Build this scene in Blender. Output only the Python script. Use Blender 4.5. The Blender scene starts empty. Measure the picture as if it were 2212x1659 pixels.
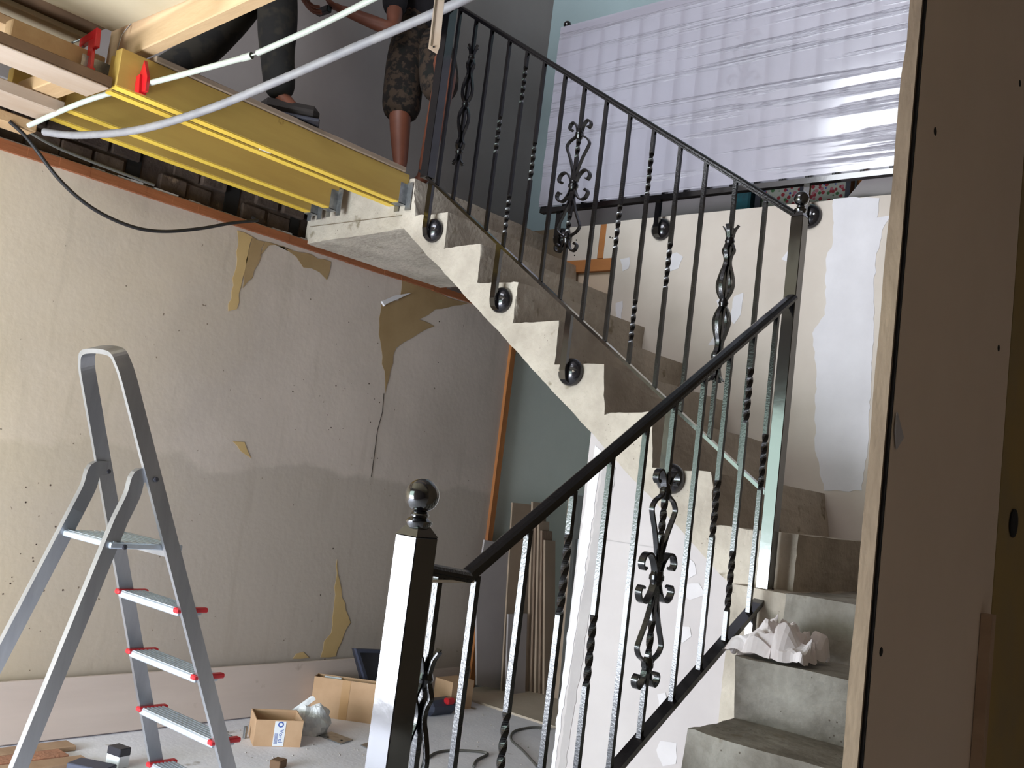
import bpy, math, random
from mathutils import Vector, Matrix, noise
random.seed(7)
S = bpy.context.scene
C = S.collection
# ------------------------------------------------------------------ camera, world, lights, exposure
F = 2130.0                                    # focal length in pixels of the 2212 x 1659 frame
yaw, pitch, roll = (math.radians(a) for a in (40.81, 5.92, 7.08))
fw = Vector((-math.sin(yaw) * math.cos(pitch), math.cos(yaw) * math.cos(pitch), math.sin(pitch)))
rt = Vector((math.cos(yaw), math.sin(yaw), 0)); up = rt.cross(fw)
rt, up = math.cos(roll) * rt + math.sin(roll) * up, -math.sin(roll) * rt + math.cos(roll) * up
EYE = Vector((0, 0, 1.30))
cam = bpy.data.objects.new('camera', bpy.data.cameras.new('camera')); C.objects.link(cam)
M4 = Matrix((rt, up, -fw)).transposed().to_4x4(); M4.translation = EYE
cam.matrix_world = M4
cam.data.sensor_width = 36; cam.data.lens = F / 2212 * 36; cam.data.clip_start = .02
S.camera = cam

def at(ax, v, px, py):
    """world point where the line of sight of a photo pixel meets the plane axis = v"""
    d = (px - 1106) / F * rt - (py - 829.5) / F * up + fw
    return EYE + d * ((v - EYE[ax]) / d[ax])
def at_t(t, px, py):
    return EYE + ((px - 1106) / F * rt - (py - 829.5) / F * up + fw) * t

S.view_settings.view_transform = 'Standard'; S.view_settings.look = 'None'
S.view_settings.gamma = 1; S.view_settings.use_curve_mapping = False
S.view_settings.exposure = -0.12
W = bpy.data.worlds.new('World'); S.world = W; W.use_nodes = True
W.node_tree.nodes['Background'].inputs[0].default_value = (.80, .90, 1.0, 1)
W.node_tree.nodes['Background'].inputs[1].default_value = 1.0

def area(name, loc, rot, sx, sy, watts, col):
    l = bpy.data.lights.new(name, 'AREA'); l.shape = 'RECTANGLE'; l.size = sx; l.size_y = sy
    l.energy = watts; l.color = col
    o = bpy.data.objects.new(name, l); C.objects.link(o); o.location = loc; o.rotation_euler = rot
    return o
R90 = math.pi / 2
# daylight through the garden door (sunlit ground below, greenery above) and an unseen upstairs window sized for film highlights
area('daylight_door_low', (-3.05, -1.06, .56), (R90, 0, 0), 2.1, .90, 235, (.86, .92, 1.0))
area('daylight_door_high', (-3.05, -1.06, 1.60), (R90, 0, 0), 2.1, 1.15, 52, (.74, 1.0, .88))
area('unseen_upper_window', (-2.85, -1.06, 4.85), (R90, 0, 0), 2.45, 1.85, 190, (.90, .94, 1.0))

# ------------------------------------------------------------------ materials
def lin(c):
    return tuple(((x / 255) / 12.92 if x <= 10 else (((x / 255) + .055) / 1.055) ** 2.4) for x in c)
def mat(name, c1, c2=None, rough=.8, metal=0, scale=4, stretch=(1, 1, 1), detail=6, bump=0, bscale=60, coat=0,
        spots=None, spec=.5, contrast=(.35, .65), pits=0):
    m = bpy.data.materials.new(name); m.use_nodes = True
    N = m.node_tree.nodes; L = m.node_tree.links; B = N['Principled BSDF']
    B.inputs['Roughness'].default_value = rough; B.inputs['Metallic'].default_value = metal
    B.inputs['Coat Weight'].default_value = coat; B.inputs['Specular IOR Level'].default_value = spec
    B.inputs['Coat Roughness'].default_value = .08
    tc = N.new('ShaderNodeTexCoord'); mp = N.new('ShaderNodeMapping'); mp.inputs['Scale'].default_value = stretch
    L.new(tc.outputs['Object'], mp.inputs['Vector'])
    col = None
    if c2 is not None:
        nz = N.new('ShaderNodeTexNoise'); nz.inputs['Scale'].default_value = scale; nz.inputs['Detail'].default_value = detail
        nz.inputs['Roughness'].default_value = .62
        L.new(mp.outputs[0], nz.inputs['Vector'])
        cr = N.new('ShaderNodeValToRGB'); cr.color_ramp.elements[0].position = contrast[0]; cr.color_ramp.elements[1].position = contrast[1]
        cr.color_ramp.elements[0].color = (*lin(c1), 1); cr.color_ramp.elements[1].color = (*lin(c2), 1)
        L.new(nz.outputs['Fac'], cr.inputs[0]); col = cr.outputs[0]
        if spots:                                           # (colour, scale, threshold)
            n2 = N.new('ShaderNodeTexNoise'); n2.inputs['Scale'].default_value = spots[1]; n2.inputs['Detail'].default_value = 5
            L.new(tc.outputs['Object'], n2.inputs['Vector'])
            r2 = N.new('ShaderNodeValToRGB'); r2.color_ramp.elements[0].position = spots[2]; r2.color_ramp.elements[1].position = spots[2] + .06
            L.new(n2.outputs['Fac'], r2.inputs[0])
            mx = N.new('ShaderNodeMix'); mx.data_type = 'RGBA'
            L.new(r2.outputs[0], mx.inputs[0]); L.new(col, mx.inputs[6]); mx.inputs[7].default_value = (*lin(spots[0]), 1)
            col = mx.outputs[2]
        L.new(col, B.inputs['Base Color'])
    else:
        B.inputs['Base Color'].default_value = (*lin(c1), 1)
    if pits and col is not None:
        v = N.new('ShaderNodeTexVoronoi'); v.inputs['Scale'].default_value = pits; v.inputs['Randomness'].default_value = 1; L.new(tc.outputs['Object'], v.inputs['Vector'])
        nq = N.new('ShaderNodeTexNoise'); nq.inputs['Scale'].default_value = 6; L.new(tc.outputs['Object'], nq.inputs['Vector'])
        th = N.new('ShaderNodeMapRange'); th.inputs[1].default_value = .45; th.inputs[2].default_value = .75; th.inputs[3].default_value = .02; th.inputs[4].default_value = .17; L.new(nq.outputs['Fac'], th.inputs[0])
        lt = N.new('ShaderNodeMath'); lt.operation = 'LESS_THAN'; L.new(v.outputs['Distance'], lt.inputs[0]); L.new(th.outputs[0], lt.inputs[1])
        fac = N.new('ShaderNodeMath'); fac.operation = 'MULTIPLY'; fac.inputs[1].default_value = .75; L.new(lt.outputs[0], fac.inputs[0])
        mp2 = N.new('ShaderNodeMix'); mp2.data_type = 'RGBA'; L.new(fac.outputs[0], mp2.inputs[0]); L.new(col, mp2.inputs[6]); mp2.inputs[7].default_value = (*lin((74, 64, 54)), 1)
        L.new(mp2.outputs[2], B.inputs['Base Color'])
    if bump:
        nb = N.new('ShaderNodeTexNoise'); nb.inputs['Scale'].default_value = bscale; nb.inputs['Detail'].default_value = 4
        L.new(mp.outputs[0], nb.inputs['Vector'])
        bp = N.new('ShaderNodeBump'); bp.inputs['Strength'].default_value = bump; bp.inputs['Distance'].default_value = .01
        L.new(nb.outputs['Fac'], bp.inputs['Height']); L.new(bp.outputs[0], B.inputs['Normal'])
    return m

def wall_paint():
    m = mat('worn wall paint', (176, 163, 154), (196, 182, 173), rough=.9, scale=.9, bump=.12, bscale=30)
    N = m.node_tree.nodes; L = m.node_tree.links; B = N['Principled BSDF']
    src = B.inputs['Base Color'].links[0].from_socket
    tc = N.new('ShaderNodeTexCoord'); sep = N.new('ShaderNodeSeparateXYZ'); L.new(tc.outputs['Object'], sep.inputs[0])
    nz = N.new('ShaderNodeTexNoise'); nz.inputs['Scale'].default_value = 2.2; nz.inputs['Detail'].default_value = 8
    L.new(tc.outputs['Object'], nz.inputs['Vector'])
    def math_(op, a, b):
        n = N.new('ShaderNodeMath'); n.operation = op
        for i, x in enumerate((a, b)):
            if hasattr(x, 'is_linked') or hasattr(x, 'links'): L.new(x, n.inputs[i])
            else: n.inputs[i].default_value = x
        return n.outputs[0]
    def mixc(fac, a, colr, mode='MIX'):
        mx = N.new('ShaderNodeMix'); mx.data_type = 'RGBA'; mx.blend_type = mode
        L.new(fac, mx.inputs[0]); L.new(a, mx.inputs[6]); mx.inputs[7].default_value = (*lin(colr), 1)
        return mx.outputs[2]
    def ramp(x, a, b):
        r = N.new('ShaderNodeMapRange'); r.clamp = True
        r.inputs[1].default_value = a; r.inputs[2].default_value = b; L.new(x, r.inputs[0]); return r.outputs[0]
    # old damp zone with a ragged upper edge at about 1.25 m
    h = math_('ADD', sep.outputs[2], math_('MULTIPLY', math_('SUBTRACT', nz.outputs['Fac'], .5), .34))
    low = ramp(h, 1.265, 1.235)
    c = mixc(math_('MULTIPLY', low, .85), src, (168, 156, 146))
    # yellowed paint towards the near end
    n2 = N.new('ShaderNodeTexNoise'); n2.inputs['Scale'].default_value = 1.3; n2.inputs['Detail'].default_value = 5
    L.new(tc.outputs['Object'], n2.inputs['Vector'])
    yel = math_('MULTIPLY', ramp(math_('ADD', sep.outputs[1], math_('MULTIPLY', n2.outputs['Fac'], 1.6)), 3.5, 2.3), .42)
    c = mixc(yel, c, (204, 182, 140))
    # vertical runs and grey streaks
    mp = N.new('ShaderNodeMapping'); mp.inputs['Scale'].default_value = (1, 9, .8); L.new(tc.outputs['Object'], mp.inputs[0])
    n3 = N.new('ShaderNodeTexNoise'); n3.inputs['Scale'].default_value = 2; n3.inputs['Detail'].default_value = 6; L.new(mp.outputs[0], n3.inputs['Vector'])
    c = mixc(math_('MULTIPLY', ramp(n3.outputs['Fac'], .56, .8), .25), c, (136, 124, 108))
    # dark specks
    n4 = N.new('ShaderNodeTexNoise'); n4.inputs['Scale'].default_value = 34; n4.inputs['Detail'].default_value = 2; L.new(tc.outputs['Object'], n4.inputs['Vector'])
    c = mixc(math_('MULTIPLY', ramp(n4.outputs['Fac'], .745, .77), .8), c, (88, 72, 56))
    L.new(c, B.inputs['Base Color'])
    return m

M = dict(
 wall=wall_paint(),
 wall_grey=mat('grey plaster', (158, 150, 148), (170, 163, 161), rough=.9, scale=1.2, bump=.05, bscale=40),
 teal=mat('pale teal paint', (158, 178, 182), (168, 188, 192), rough=.85, scale=1.5),
 green=mat('pale green grey board', (206, 212, 206), (216, 222, 216), rough=.9, scale=1.5, bump=.05),
 floor=mat('dusty screed', (226, 226, 238), (242, 242, 252), rough=.75, scale=2.6, bump=.15, bscale=50, spots=((132, 118, 104), 5, .66)),
 floor_brown=mat('beige board floor', (186, 172, 156), (200, 186, 170), rough=.8, scale=3),
 concrete=mat('raw concrete', (154, 144, 132), (188, 178, 165), rough=.95, scale=3.2, detail=9, bump=.55, bscale=42, spots=((126, 116, 98), 9, .66), pits=55),
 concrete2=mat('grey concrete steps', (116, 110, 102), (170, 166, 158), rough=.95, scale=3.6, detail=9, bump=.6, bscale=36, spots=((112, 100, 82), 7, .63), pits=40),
 panel=mat('white plasterboard', (176, 168, 168), (188, 181, 180), rough=.8, scale=1.4),
 partition=mat('beige plasterboard', (190, 178, 168), (204, 194, 184), rough=.85, scale=1.1),
 filler=mat('white filler', (202, 198, 202), (210, 206, 210), rough=.7, scale=5),
 filler_soft=mat('thin filler', (190, 184, 186), (198, 193, 195), rough=.75, scale=5),
 filler_grey=mat('grey filler', (158, 152, 152), (170, 164, 163), rough=.8, scale=5),
 board_pink=mat('stained beige wall', (176, 156, 136), (192, 172, 152), rough=.9, scale=2),
 board_dark=mat('brown board', (96, 82, 64), (112, 96, 78), rough=.9, scale=3),
 brownboard=mat('unlit plasterboard', (196, 176, 156), (204, 184, 164), rough=.9, scale=1.5),
 edgeboard=mat('plasterboard edge', (136, 118, 98), (112, 94, 78), rough=.9, scale=7, stretch=(1, 1, .4), bump=.3, bscale=60),
 yellowwall=mat('ochre painted plaster', (150, 122, 62), (132, 112, 76), rough=.9, scale=2.5, spots=((96, 84, 66), 3, .6)),
 redwood=mat('red brown timber', (120, 66, 36), (146, 86, 50), rough=.75, scale=5, stretch=(1, .12, 1), bump=.2),
 orange=mat('orange timber', (178, 116, 58), (150, 92, 44), rough=.7, scale=6, stretch=(.2, 1, 1)),
 orangestrip=mat('orange edge strip', (170, 108, 56), (140, 86, 46), rough=.7, scale=6, stretch=(1, 1, .15)),
 masonry=mat('old dark masonry', (58, 44, 38), (84, 68, 58), rough=.95, scale=8, bump=.8, bscale=26, spots=((120, 100, 84), 11, .66)),
 void=mat('dark pocket', (22, 16, 14), rough=1),
 yellow=mat('yellow stained timber', (192, 160, 84), (172, 138, 70), rough=.6, scale=5, stretch=(1, .12, 1), spots=((120, 84, 24), 12, .7)),
 yellow_edge=mat('pale yellow timber edge', (240, 206, 86), (228, 188, 70), rough=.55, scale=6, stretch=(1, .1, 1)),
 timber=mat('raw timber', (198, 166, 128), (176, 142, 104), rough=.7, scale=5, stretch=(.25, 1, 1), bump=.15, spots=((170, 124, 84), 6, .68)),
 timber_y=mat('whitened batten', (182, 164, 150), (166, 142, 120), rough=.75, scale=5, stretch=(1, .2, 1), spots=((150, 110, 90), 14, .7)),
 ply=mat('shuttering ply', (196, 182, 156), (186, 170, 142), rough=.75, scale=2, spots=((190, 160, 122), 4, .7)),
 ply_dark=mat('dark brown wood', (120, 92, 68), (98, 74, 54), rough=.8, scale=4),  # brown wood, also used for strips that stand in for shade
 iron=mat('black wrought iron', (7, 6, 8), rough=.17, bump=.07, bscale=160, spec=.5),
 iron_s=mat('black gloss box section', (7, 6, 8), rough=.14, bump=.03, bscale=30, spec=.6, coat=1),
 disc=mat('dark polished disc', (48, 46, 50), rough=.18, metal=.6, coat=.6),
 screw=mat('bright screw', (220, 220, 222), rough=.2, metal=1),
 alu=mat('brushed aluminium', (176, 178, 184), (150, 152, 158), rough=.36, metal=.85, scale=8, stretch=(1, 1, .1)),
 alu_tread=mat('ribbed aluminium tread', (196, 204, 214), (176, 184, 196), rough=.4, metal=.6, scale=20),
 redplastic=mat('red plastic', (186, 30, 40), rough=.4),
 redclamp=mat('red enamel', (200, 24, 36), rough=.35, coat=.3),
 steel=mat('galvanised steel', (128, 130, 132), (168, 170, 172), rough=.35, metal=.8, scale=22),
 white_tube=mat('white plastic tube', (186, 190, 180), rough=.4),
 grey_tube=mat('grey flexible conduit', (128, 125, 130), (144, 140, 142), rough=.55, scale=20),
 cable=mat('black cable', (34, 32, 34), rough=.5),
 cable_grey=mat('grey cable', (92, 90, 86), rough=.6),
 plank=mat('pale plank', (184, 168, 160), (200, 184, 176), rough=.8, scale=3.5, stretch=(1, .12, 1), spots=((140, 122, 108), 4, .68)),
 card=mat('cardboard', (178, 144, 112), (192, 158, 126), rough=.85, scale=5),
 card_in=mat('cardboard inside', (150, 116, 86), (164, 130, 98), rough=.9, scale=5),
 tape=mat('brown tape', (176, 138, 96), rough=.35),
 paper=mat('white paper', (226, 230, 236), rough=.6),
 bluep=mat('blue print', (58, 88, 168), rough=.6),
 bag=mat('white plastic bag', (206, 208, 212), (226, 228, 232), rough=.3, scale=14, bump=.5, bscale=30),
 tissue=mat('soft white tissue', (214, 204, 204), (232, 226, 228), rough=.8, scale=10),
 blackplastic=mat('black plastic', (48, 48, 56), rough=.4),
 darktool=mat('blue grey tool', (62, 66, 84), rough=.45),
 brick=mat('orange brick', (176, 124, 96), (150, 106, 84), rough=.9, scale=9, bump=.4),
 mortarwood=mat('weathered lath', (172, 142, 116), (146, 116, 92), rough=.85, scale=6, stretch=(.2, 1, 1)),
 skin=mat('skin', (112, 64, 46), (128, 76, 56), rough=.5, scale=6),
 shirt=mat('black cotton', (16, 13, 18), (24, 20, 26), rough=.95, scale=9),
 camo=mat('camouflage cloth', (24, 18, 15), (66, 52, 40), rough=.95, scale=24, detail=3, contrast=(.46, .54), spots=((20, 20, 16), 15, .56)),
 camo_dark=mat('dark camouflage cloth', (20, 18, 16), (38, 34, 26), rough=.95, scale=9, detail=3, contrast=(.46, .54)),
 shoe=mat('grey shoe', (120, 112, 104), (90, 84, 78), rough=.8, scale=20),
 hair=mat('dark hair', (30, 22, 18), rough=.8),
 lips=mat('lips', (128, 70, 58), rough=.5),
 phone=mat('black handset', (14, 14, 16), rough=.3),
 greyboard=mat('lilac grey board', (158, 150, 150), (168, 160, 160), rough=.9, scale=2),
 cartonbrown=mat('brown sheet', (150, 130, 112), (164, 144, 126), rough=.85, scale=2),
 stack=mat('board stack edge', (110, 88, 72), (140, 120, 104), rough=.85, scale=30, stretch=(6, 6, .1)),
 tealcloth=mat('teal cloth', (30, 96, 106), (44, 76, 84), rough=.9, scale=14),
)

def film_mat(name='stretch film', alpha=.80, colr=(196, 192, 204), sc=(1.4, 1.4, 46)):
    m = bpy.data.materials.new(name); m.use_nodes = True
    N = m.node_tree.nodes; L = m.node_tree.links; B = N['Principled BSDF']; out = N['Material Output']
    B.inputs['Base Color'].default_value = (*lin(colr), 1); B.inputs['Roughness'].default_value = .14
    B.inputs['Specular IOR Level'].default_value = .9; B.inputs['Coat Weight'].default_value = 1; B.inputs['Coat Roughness'].default_value = .12
    tc = N.new('ShaderNodeTexCoord'); mp = N.new('ShaderNodeMapping'); mp.inputs['Scale'].default_value = sc
    mp.inputs['Rotation'].default_value = (0, math.radians(4), 0)
    L.new(tc.outputs['Object'], mp.inputs[0])
    nz = N.new('ShaderNodeTexNoise'); nz.inputs['Scale'].default_value = 1.0; nz.inputs['Detail'].default_value = 7; L.new(mp.outputs[0], nz.inputs['Vector'])
    bp = N.new('ShaderNodeBump'); bp.inputs['Strength'].default_value = .6; bp.inputs['Distance'].default_value = .026
    mr = N.new('ShaderNodeMapRange'); mr.interpolation_type = 'SMOOTHSTEP'; mr.inputs[1].default_value = .52; mr.inputs[2].default_value = .72; L.new(nz.outputs['Fac'], mr.inputs[0])
    L.new(mr.outputs[0], bp.inputs['Height']); L.new(bp.outputs[0], B.inputs['Normal']); L.new(bp.outputs[0], B.inputs['Coat Normal'])
    tr = N.new('ShaderNodeBsdfTransparent'); mx = N.new('ShaderNodeMixShader'); mx.inputs[0].default_value = alpha
    L.new(tr.outputs[0], mx.inputs[1]); L.new(B.outputs[0], mx.inputs[2]); L.new(mx.outputs[0], out.inputs[0])
    return m
M['film'] = film_mat(alpha=.70, colr=(182,178,191), sc=(.8,.8,22))
M['film2'] = film_mat('clear wrap', .35, (170, 176, 180), (40, 40, 1.5))

def floral_mat():
    m = bpy.data.materials.new('floral print'); m.use_nodes = True
    N = m.node_tree.nodes; L = m.node_tree.links; B = N['Principled BSDF']; B.inputs['Roughness'].default_value = .9
    tc = N.new('ShaderNodeTexCoord'); v = N.new('ShaderNodeTexVoronoi'); v.inputs['Scale'].default_value = 44
    L.new(tc.outputs['Object'], v.inputs['Vector'])
    r = N.new('ShaderNodeValToRGB'); r.color_ramp.elements[0].position = .42; r.color_ramp.elements[1].position = .46
    L.new(v.outputs['Distance'], r.inputs[0])
    r2 = N.new('ShaderNodeValToRGB'); r2.color_ramp.interpolation = 'CONSTANT'
    cols = [(130, 40, 48), (44, 60, 130), (60, 96, 60), (150, 90, 100)]
    r2.color_ramp.elements[0].color = (*lin(cols[0]), 1); r2.color_ramp.elements[1].position = .4; r2.color_ramp.elements[1].color = (*lin(cols[1]), 1)
    for i, p in ((2, .55), (3, .7)):
        e = r2.color_ramp.elements.new(p); e.color = (*lin(cols[i]), 1)
    L.new(v.outputs['Color'], r2.inputs[0])
    mx = N.new('ShaderNodeMix'); mx.data_type = 'RGBA'; L.new(r.outputs[0], mx.inputs[0]); L.new(r2.outputs[0], mx.inputs[6])
    mx.inputs[7].default_value = (*lin((150, 150, 140)), 1); L.new(mx.outputs[2], B.inputs['Base Color'])
    return m
M['floral'] = floral_mat()

# ------------------------------------------------------------------ mesh helpers
class MB:
    def __init__(s): s.v = []; s.f = []
    def add(s, vs, fs):
        n = len(s.v); s.v += [tuple(v) for v in vs]; s.f += [tuple(i + n for i in f) for f in fs]; return s
    def box(s, lo, hi, m=None):
        x0, y0, z0 = lo; x1, y1, z1 = hi
        vs = [Vector(p) for p in ((x0,y0,z0),(x1,y0,z0),(x1,y1,z0),(x0,y1,z0),(x0,y0,z1),(x1,y0,z1),(x1,y1,z1),(x0,y1,z1))]
        if m: vs = [m @ v for v in vs]
        return s.add(vs, [(0,3,2,1),(4,5,6,7),(0,1,5,4),(1,2,6,5),(2,3,7,6),(3,0,4,7)])
    def bbox(s, lo, hi, b=.003, m=None):
        """box with chamfered edges"""
        lo = Vector(lo); hi = Vector(hi); vs = []; idx = {}
        c = (lo + hi) / 2; h = (hi - lo) / 2; b = min(b, min(h) * .8)
        for sx in (-1, 1):
            for sy in (-1, 1):
                for sz in (-1, 1):
                    for ax in range(3):
                        p = [h[0]-b, h[1]-b, h[2]-b]; p[ax] += b
                        idx[(sx, sy, sz, ax)] = len(vs)
                        q = Vector((c[0]+sx*p[0], c[1]+sy*p[1], c[2]+sz*p[2])); vs.append(m @ q if m else q)
        fs = []
        I = idx
        for sgn in (-1, 1):
            for ax in range(3):
                o = [a for a in range(3) if a != ax]; q = []
                for a, b2 in ((-1,-1),(1,-1),(1,1),(-1,1)):
                    k = [0,0,0]; k[ax] = sgn; k[o[0]] = a; k[o[1]] = b2; q.append(I[(k[0],k[1],k[2],ax)])
                if (sgn == 1) == (ax == 1): q.reverse()
                fs.append(tuple(q))
        for ax in range(3):
            o = [a for a in range(3) if a != ax]
            for a in (-1, 1):
                for b2 in (-1, 1):
                    def g(e, w):
                        k = [0,0,0]; k[ax] = e; k[o[0]] = a; k[o[1]] = b2; return I[(k[0],k[1],k[2],w)]
                    fs.append((g(-1,o[0]), g(1,o[0]), g(1,o[1]), g(-1,o[1])))
        for sx in (-1,1):
            for sy in (-1,1):
                for sz in (-1,1): fs.append(tuple(I[(sx,sy,sz,a)] for a in range(3)))
        return s.add(vs, fs)
    def tube(s, pts, r, n=10, cap=True, closed=False):
        pts = [Vector(p) for p in pts]; k = len(pts); rs = r if isinstance(r, (list, tuple)) else [r] * k
        T = []
        for i in range(k):
            a = pts[(i-1) % k] if (i or closed) else pts[0]; b = pts[(i+1) % k] if (i < k-1 or closed) else pts[-1]
            T.append((b - a).normalized())
        ref = Vector((0,0,1)) if abs(T[0].z) < .9 else Vector((1,0,0))
        u = T[0].cross(ref).normalized(); vs = []
        for i in range(k):
            u = (u - T[i] * u.dot(T[i])).normalized(); w = T[i].cross(u)
            for j in range(n):
                a = 2 * math.pi * j / n; vs.append(pts[i] + (u * math.cos(a) + w * math.sin(a)) * rs[i])
        fs = []
        for i in range(k if closed else k-1):
            i2 = (i+1) % k
            for j in range(n): fs.append((i*n+j, i*n+(j+1) % n, i2*n+(j+1) % n, i2*n+j))
        if cap and not closed: fs += [tuple(range(n-1,-1,-1)), tuple((k-1)*n+j for j in range(n))]
        return s.add(vs, fs)
    def sweep(s, pts, prof, side, cap=True):
        """sweep a 2-D profile (a,b): a along 'side' vector, b along tangent x side"""
        pts = [Vector(p) for p in pts]; k = len(pts); vs = []; n = len(prof)
        for i in range(k):
            T1 = (pts[i] - pts[i-1]).normalized() if i else (pts[1]-pts[0]).normalized()
            T2 = (pts[i+1] - pts[i]).normalized() if i < k-1 else T1
            T = (T1 + T2).normalized(); sd = Vector(side[i] if isinstance(side, list) else side)
            sd = (sd - T * sd.dot(T)).normalized(); nb = sd.cross(T)
            cs = max(.5, T.dot(T1))
            for a, b in prof: vs.append(pts[i] + sd * a + nb * (b / cs))
        fs = []
        for i in range(k-1):
            for j in range(n): fs.append((i*n+j, i*n+(j+1) % n, (i+1)*n+(j+1) % n, (i+1)*n+j))
        if cap: fs += [tuple(range(n-1,-1,-1)), tuple((k-1)*n+j for j in range(n))]
        return s.add(vs, fs)
    def lathe(s, prof, c, n=24, axis=(0,0,1), sq=None):
        ax = Vector(axis).normalized(); u = ax.orthogonal().normalized(); w = ax.cross(u); c = Vector(c); vs = []
        for r, h in prof:
            for j in range(n):
                a = 2*math.pi*j/n; vs.append(c + ax*h + (u*math.cos(a)+w*math.sin(a))*r)
        fs = [(i*n+j, i*n+(j+1) % n, (i+1)*n+(j+1) % n, (i+1)*n+j) for i in range(len(prof)-1) for j in range(n)]
        fs += [tuple(range(n-1,-1,-1)), tuple((len(prof)-1)*n+j for j in range(n))]
        return s.add(vs, fs)
    def poly(s, pts, thick):
        """prism from a 3-D outline and a thickness vector"""
        pts = [Vector(p) for p in pts]; n = len(pts); t = Vector(thick)
        vs = pts + [p + t for p in pts]
        fs = [tuple(range(n)), tuple(range(2*n-1, n-1, -1))] + [(i, i+n, (i+1) % n + n, (i+1) % n) for i in range(n)]
        return s.add(vs, fs)

WORLDM = {}
def obj(name, mb, m, parent=None, smooth=False, kind=None, label=None):
    me = bpy.data.meshes.new(name); me.from_pydata([tuple(v) for v in mb.v], [], mb.f); me.validate()
    import bmesh
    b = bmesh.new(); b.from_mesh(me); bmesh.ops.recalc_face_normals(b, faces=b.faces); b.to_mesh(me); b.free()
    me.materials.append(M[m] if isinstance(m, str) else m)
    if smooth:
        for p in me.polygons: p.use_smooth = True
        try: me.set_sharp_from_angle(angle=math.radians(40))
        except Exception: pass
    o = bpy.data.objects.new(name, me); C.objects.link(o)
    if parent is not None:
        o.parent = parent
        if parent.name in WORLDM: o.matrix_parent_inverse = WORLDM[parent.name].inverted()
    if kind: o['kind'] = kind
    if label: o['label'] = label
    return o
def tag(o, label, cat, group=None, kind=None):
    o['label'] = label; o['category'] = cat
    if group: o['group'] = group
    if kind: o['kind'] = kind
    return o
def thing(name, label, cat, loc, group=None):
    o = bpy.data.objects.new(name, None); C.objects.link(o); o.location = loc; o.empty_display_size = .05
    WORLDM[o.name] = Matrix.Translation(Vector(loc))
    return tag(o, label, cat, group)
def struct(name, mb, m, parent=None, **k):
    return obj(name, mb, m, parent, kind='structure' if parent is None else None, **k)
def jit(a): return (random.random() * 2 - 1) * a

# ------------------------------------------------------------------ the setting
XW = -4.23          # left wall
struct('floor', MB().box((-6, -2.3, -.1), (4.1, 7.2, 0)), 'floor')
wl = struct('wall_left', MB().box((XW-.25, -2.3, 0), (XW, 4.84, 2.44)), 'wall')
struct('wall_left', MB().box((XW-.30, -2.3, 2.44), (XW-.05, 4.84, 2.70)), 'masonry')
struct('wall_left', MB().box((XW-.25, -2.3, 2.70), (XW, 4.9, 6.0)), 'wall_grey')
struct('wall_left', MB().box((XW-.28, 4.845, 0), (XW-.03, 7.2, 2.44)), 'green')
struct('wall_back', MB().box((-6, 7.0, 0), (4.1, 7.2, 2.44)), 'green')
struct('wall_back', MB().box((XW, 4.84, 2.70), (4.1, 5.0, 6.0)), 'teal')
struct('ceiling', MB().box((-6, 4.165, 2.44), (4.1, 7.2, 2.70)), 'masonry')
struct('ceiling', MB().box((XW, -1.4, 6.0), (4.1, 5.0, 6.1)), 'wall_grey')
# front wall with the garden door and the unseen upper window (behind the viewer)
wf = MB()
for lo, hi in (((-6,-1.1,0),(-4.12,-1.0,6.0)), ((-1.98,-1.1,0),(4.1,-1.0,3.85)), ((-1.55,-1.1,3.85),(4.1,-1.0,6.0)), ((-4.12,-1.1,0),(-1.98,-1.0,.08)),
               ((-4.12,-1.1,2.2),(-1.98,-1.0,3.85)), ((-4.12,-1.1,5.85),(-1.55,-1.0,6.0))): wf.box(lo, hi)
struct('wall_front', wf, 'wall_grey')
for n_, xa, xb, z0, z1 in ((1, -4.12, -1.98, .08, 2.2), (2, -4.12, -1.55, 3.85, 5.85)):
    w_ = MB(); xm = (xa+xb)/2
    w_.box((xa,-1.05,z0),(xa+.05,-1.01,z1)); w_.box((xb-.05,-1.05,z0),(xb,-1.01,z1)); w_.box((xa+.05,-1.05,z0),(xb-.05,-1.01,z0+.05)); w_.box((xa+.05,-1.05,z1-.05),(xb-.05,-1.01,z1)); w_.box((xm-.02,-1.045,z0+.05),(xm+.02,-1.015,z1-.05))
    struct('window_%d' % n_, w_, 'filler')
struct('ceiling', MB().box((-2.85, -1.0, 2.82), (4.1, 1.1, 3.0)), 'ply')
struct('wall_right', MB().box((4.0, -1.0, 0), (4.1, 7.2, 6.0)), 'brownboard')

# right hand plasterboard wall beside the stairs
RX = -.50
wr = struct('wall_right', MB().box((RX-.012, 1.413, 0), (RX, 2.000, 2.9)), 'brownboard')
struct('wall_right', MB().box((RX-.024, 1.421, 0), (RX-.0125, 4.1, 5.3)), 'board_dark')
struct('wall_right', MB().box((RX-.012, 2.008, 0), (RX-.001, 4.1, 5.3)), 'yellowwall')
for px, py in ((2020,284), (2157,752), (2203,180), (1903,1408)):
    p = at(0, RX, px, py)
    obj('screw_head', MB().lathe([(.0065,-.0005),(.0065,.0006),(.004,.0012)], p, 12, (1,0,0)), 'void', wr)
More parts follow.
